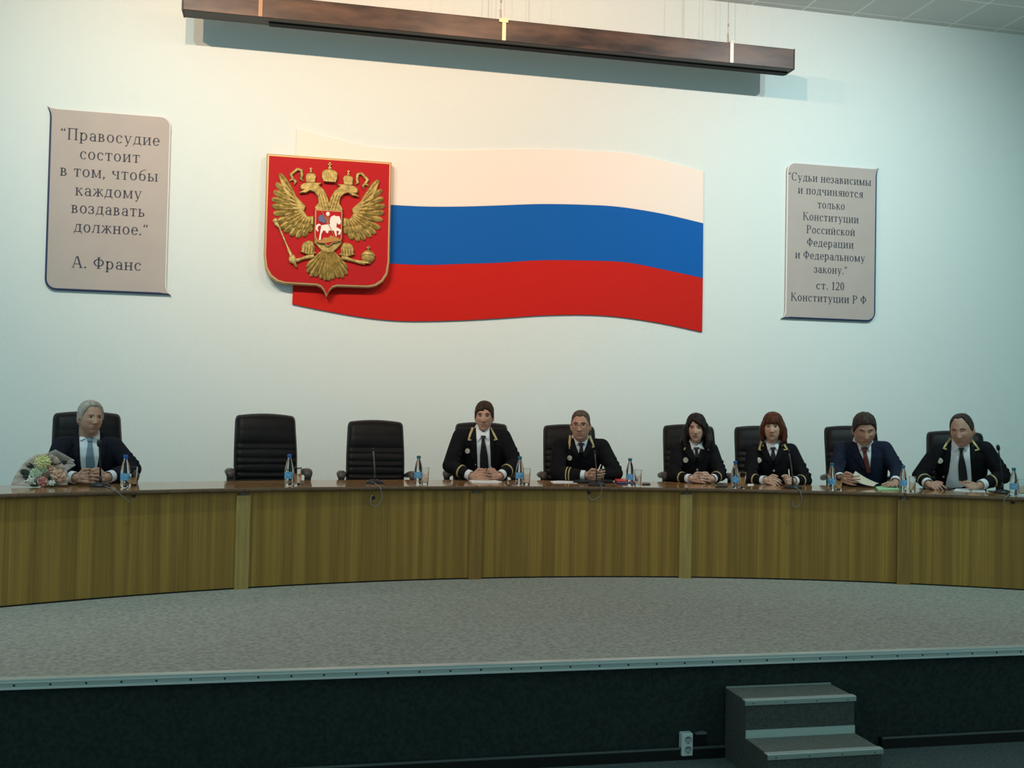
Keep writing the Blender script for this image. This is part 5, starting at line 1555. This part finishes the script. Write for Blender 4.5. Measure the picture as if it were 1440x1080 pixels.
      shL=(1175, 623), shR=(1253, 622), elL=(1175, 663), elR=(1262, 662), wrL=(1182, 8.97, .035), wrR=(1259, 8.98, .012),
      hL=dict(a=(.85, .5, -.12), s=(.1, .1, 1), c=(.45, .50, .52, .5), t=.5), hR=dict(a=(-.28, .95, -.22), s=(-1, -.2, 0), c=(.05, .05, .06, .08), t=.0, sp=.24),
      jm=M_blue, tm=M_tiered,
      shirt=[(1203.5, 614), (1208, 622), (1216, 628), (1224, 622), (1225, 619), (1225, 640), (1224, 662), (1216, 650), (1209, 636), (1205, 624)],
      collar=[[(1203.5, 614), (1207.5, 621), (1214, 628.5), (1209, 634)], [(1218, 628), (1224, 622), (1225, 632), (1222.5, 635)]],
      tie=[[(1210.5, 629), (1221.5, 629), (1218.5, 636), (1213.5, 636)], [(1213.5, 635), (1218.5, 635), (1222.5, 652), (1224, 664), (1219, 666), (1214.5, 648)]],
      lapel=[[(1203, 617), (1196, 630), (1201, 636), (1198, 640), (1221, 668), (1224, 666), (1210, 640)], [(1225.5, 620), (1231, 632), (1228, 637), (1231, 641), (1225, 668), (1223.5, 660), (1225.5, 640)]],
      badge=[]),
 dict(key='g', label='balding man in open black judicial jacket looking down at the right end of the table', cx=1353, top=582, chin=628, bx=1352, yaw=-16, pitch=14, roll=4, hr=9.10, sr=9.18,
      wide=1.03, jaw=1.05, skin=SK_A, style='recede', hairm=HM_dark, ht=.009, down=True, uniform=True, S=1.12,
      shL=(1310, 625), shR=(1395, 622), elL=(1293, 669), elR=(1411, 670), wrL=(1306, 8.96, .004), wrR=(1377, 8.98, .006), cut=.78,
      hL=dict(a=(.72, .66, -.10), s=(.5, -.6, .5), c=(.30, .60, .70, .7), t=.35, k=.9), hR=dict(a=(-.88, .42, -.10), s=(-.3, -.75, .5), c=(.22, .26, .30, .34), t=.1, sp=.16, k=.92),
      jm=M_uniform, tm=M_tieblk, sm=M_shirt,
      shirt=[(1338.5, 616), (1344, 622), (1352, 628), (1360, 624), (1363, 617), (1364, 640), (1366.5, 676), (1352, 686), (1329, 687), (1333, 665), (1337, 640)],
      collar=[[(1338.5, 617), (1343, 622), (1350, 629.5), (1342, 636)], [(1353, 629), (1359.5, 624), (1363, 618), (1360, 634)]],
      tie=[[(1348, 630), (1356, 630), (1353.5, 636), (1350, 636)], [(1350, 635.5), (1353.5, 635.5), (1358.5, 655), (1361, 674), (1354, 680), (1348.5, 676), (1347.5, 655)]],
      trim=[[(1337, 616), (1331, 624), (1327, 630.5), (1333, 632.5)], [(1365, 617), (1371, 624.5), (1376.5, 632), (1369, 634)]], leaf=[(1335, 627), (1367.5, 628)],
      badge=[(1321.8, 648, 3.7, M_badge), (1327, 670.5, 1.4, M_button)], stripes=(.52, .50),
      lapel=[[(1337.5, 619), (1331, 632), (1326, 650), (1329, 680), (1334, 664), (1337.5, 640)], [(1364, 620), (1371, 632), (1374, 650), (1367.5, 676), (1365.5, 650)]]),
]
for P in PEOPLE: person(P)
# ------------------------------------------------------------------ the sheet and pens in hand
def sheet(name, px, rad, m, label, cat, sag=.03):
    C4 = [at_r(x, y, r_) for (x, y), r_ in zip(px, rad)]
    N = 10
    vs = []
    for j in range(N + 1):
        for i in range(N + 1):
            u, v = i / N, j / N
            p = C4[0] * (1 - u) * (1 - v) + C4[1] * u * (1 - v) + C4[2] * u * v + C4[3] * (1 - u) * v
            p = p + Vector((0, 0, -sag * 4 * u * (1 - u) * .35 + sag * .25 * math.sin(math.pi * v)))
            vs.append(p)
    c = sum(vs, Vector()) / len(vs)
    o = MB().add([v - c for v in vs], [(j * (N + 1) + i, j * (N + 1) + i + 1, (j + 1) * (N + 1) + i + 1, (j + 1) * (N + 1) + i) for j in range(N) for i in range(N)]).build(name, m, None, True)
    o.location = c
    k = o.modifiers.new('thickness', 'SOLIDIFY'); k.thickness = .0012
    return tag(o, label, cat)
sheet('paper_sheet', [(1203, 662.5), (1236, 680), (1229, 684), (1197, 674)], [9.05, 9.0, 8.90, 8.93], M_paper2, 'cream sheet of paper held by the man in the blue suit', 'paper')
def pen(px0, px1, r0, r1, label):
    a, b = at_r(*px0, r0), at_r(*px1, r1)
    c = (a + b) / 2
    e = empty('pen', c, 0, label, 'pen')
    MB().tube([a - c, a - c + (b - a) * .08, b - c], [.0015, .0045, .0045], 10).build('barrel', mat('white_pen_plastic', (.75, .75, .73), .35), e, True)
    MB().tube([b - c - (b - a) * .12, b - c + (b - a) * .06], [.0052, .0045], 10).build('pen_cap', mat('pen_cap_grey', (.55, .55, .56), .35), e, True)
pen((838.5, 668), (844.5, 654), 8.90, 8.92, 'white pen held upright by the man in glasses')
pen((1110, 671), (1109.2, 660.5), 8.95, 8.97, 'white pen upright in the hand of the red-haired woman')

# ------------------------------------------------------------------ the bouquet
bp = at_z(60, 684.5)
bq = empty('flower_bouquet', (bp.x, bp.y, TABLE_Z), 0, 'wrapped bouquet of yellow, green, peach and red flowers lying at the left end', 'bouquet')
bf = Vector((EYE.x - bp.x, EYE.y - bp.y, 0)).normalized()
br_ = Vector((-bf.y, bf.x, 0))
bk_ = (bp - EYE).dot(_f) / FPX                       # metres per pixel here
def BQ(px, py, d=0.0):                                # d: metres towards the camera
    return br_ * ((px - 60) * bk_) + Vector((0, 0, max(.004, (685.5 - py) * bk_ + .004))) + bf * d
M_wrap = mat('wrap_paper_beige', (0.76, 0.58, 0.47), 0.6, alpha=0.55)
M_wrap2 = mat('wrap_film_grey', (0.62, 0.55, 0.50), 0.4, alpha=0.5)
M_peach = mat('peach_petals', (0.72, 0.46, 0.34), 0.6, noise=(40, (0.62, 0.36, 0.26), 2))
M_yel = mat('pale_yellow_petals', (0.74, 0.68, 0.26), 0.6, noise=(60, (0.80, 0.76, 0.46), 2))
M_grn = mat('green_white_petals', (0.44, 0.54, 0.34), 0.6, noise=(60, (0.60, 0.66, 0.50), 2))
M_lily = mat('white_petals', (0.74, 0.74, 0.66), 0.6)
M_rose = mat('red_pink_petals', (0.46, 0.13, 0.11), 0.6, noise=(50, (0.60, 0.28, 0.24), 2))
M_leaf = mat('dark_leaves', (0.016, 0.026, 0.018), 0.5, noise=(30, (0.05, 0.07, 0.055), 2))
def bowl(name, outline, centre, depth, m, wav=0.01):
    c = BQ(*centre, -depth)
    K, n = 8, len(outline)
    vs = [c]
    for k in range(1, K + 1):
        t = k / K
        for i, (x, y) in enumerate(outline):
            e = BQ(x, y, 0)
            p = c + (e - c) * t
            p = p - bf * (depth * (t - t * t)) * -1.0 + bf * wav * math.sin(i * 2.1) * t * t
            p.z = max(p.z, .004)
            vs.append(p)
    fs = [(0, 1 + i, 1 + (i + 1) % n) for i in range(n)]
    for k in range(K - 1):
        for i in range(n):
            a, b = 1 + k * n + i, 1 + k * n + (i + 1) % n
            fs.append((a, a + n, b + n, b))
    o = MB().add(vs, fs).build(name, m, bq, True)
    recalc(o.data)
    s_ = o.modifiers.new('thickness', 'SOLIDIFY'); s_.thickness = .001
def dense(P, k=3):
    out = []
    for i in range(len(P)):
        a, b = P[i], P[(i + 1) % len(P)]
        out += [(a[0] + (b[0] - a[0]) * j / k, a[1] + (b[1] - a[1]) * j / k) for j in range(k)]
    return out
bowl('wrapping_paper', dense([(20, 684), (23, 673), (28, 664), (34, 654), (41, 647), (50, 641), (60, 639.5), (70, 640.5), (78, 645), (86, 656), (91, 664), (94, 676), (92, 684), (70, 685), (45, 685)]), (58, 666), .16, M_wrap)
bowl('wrapping_film', dense([(62, 640), (75, 634), (88, 641.5), (100.5, 649), (99, 652), (102, 656), (94, 662), (88, 666), (80, 656), (70, 646)]), (80, 653), .07, M_wrap2, .006)
def bloom(name, px, py, d, r_px, petals, m, wide=.5, parent=bq, layers=3):
    r_ = r_px * bk_
    c = BQ(px, py, d)
    mb = MB()
    mb.ball(c, r_ * .55, 12, 8)
    rnd = random.Random(int(px * 7 + py))
    axis = (bf + Vector((0, 0, .35))).normalized()
    u = axis.cross(Vector((0, 0, 1))).normalized(); w = axis.cross(u)
    for L in range(layers):
        el = math.radians(8 + 62 * L / max(1, layers - 1)) if layers > 1 else .3
        for k in range(max(4, petals - 2 * L)):
            q = 2 * math.pi * k / max(4, petals - 2 * L) + L * .5 + rnd.uniform(-.12, .12)
            d_ = (u * math.cos(q) + w * math.sin(q)) * math.cos(el) + axis * math.sin(el)
            s_ = d_.cross(axis)
            s_ = s_.normalized() if s_.length > 1e-3 else u
            t_ = d_.cross(s_)
            ln = r_ * (.62 - .08 * L)
            mb.ball(c + d_ * r_ * .55, (1, 1, 1), 8, 6, 0, Matrix((s_ * ln * wide, t_ * ln * .22, d_ * ln * .75)).transposed())
    o = mb.build(name, m, bq, True)
    lo = min((v.co.z for v in o.data.vertices))
    if lo < .003:
        for v in o.data.vertices: v.co.z += .003 - lo
    return o
bloom('yellow_chrysanthemum', 59, 651, -.02, 12, 15, M_yel, .34, layers=4)
bloom('green_chrysanthemum', 50.5, 668, .0, 8.5, 12, M_grn, .36)
bloom('green_chrysanthemum', 61, 662, -.01, 6, 10, M_grn, .36)
bloom('peach_rose', 80, 671, -.01, 11, 7, M_peach, .7, layers=4)
bloom('peach_rose', 70, 662, -.03, 8, 7, M_peach, .7)
bloom('peach_rose', 82, 659, -.04, 7, 7, M_peach, .7)
bloom('red_rose', 59.5, 679, .03, 7.5, 7, M_rose, .75, layers=4)
bloom('white_lily', 44, 679, .03, 9, 5, M_lily, .24, layers=2)
bloom('white_flower', 72, 680.5, .04, 4.5, 6, M_lily, .5, layers=2)
def leaf(px0, px1, wd, d):
    a, b = BQ(*px0, d), BQ(*px1, d + .015)
    ax = (b - a); L = ax.length; ax.normalize()
    s_ = ax.cross(bf).normalized(); n_ = s_.cross(ax)
    o = MB().ball((a + b) / 2, (1, 1, 1), 12, 8, 0, Matrix((s_ * wd * bk_ / 2, n_ * .004, ax * L / 2)).transposed()).build('leaf', M_leaf, bq, True)
    lo = min(v.co.z for v in o.data.vertices)
    if lo < .002:
        for v in o.data.vertices: v.co.z += .002 - lo
for a, b, wd, d in [((48, 660), (37, 653), 7, -.02), ((44, 670), (31, 663), 9, -.01), ((45, 674), (34, 671), 6, .0), ((48, 682), (36, 676), 5, .02), ((66, 655), (84, 652), 5, -.02), ((76, 655), (96, 650), 6, -.03),
                    ((66, 677), (70, 671), 5, .02), ((68, 684), (80, 682), 5, .03), ((52, 676), (50, 684), 5, .03), ((56, 684), (44, 684), 4, .03)]:
    leaf(a, b, wd, d)
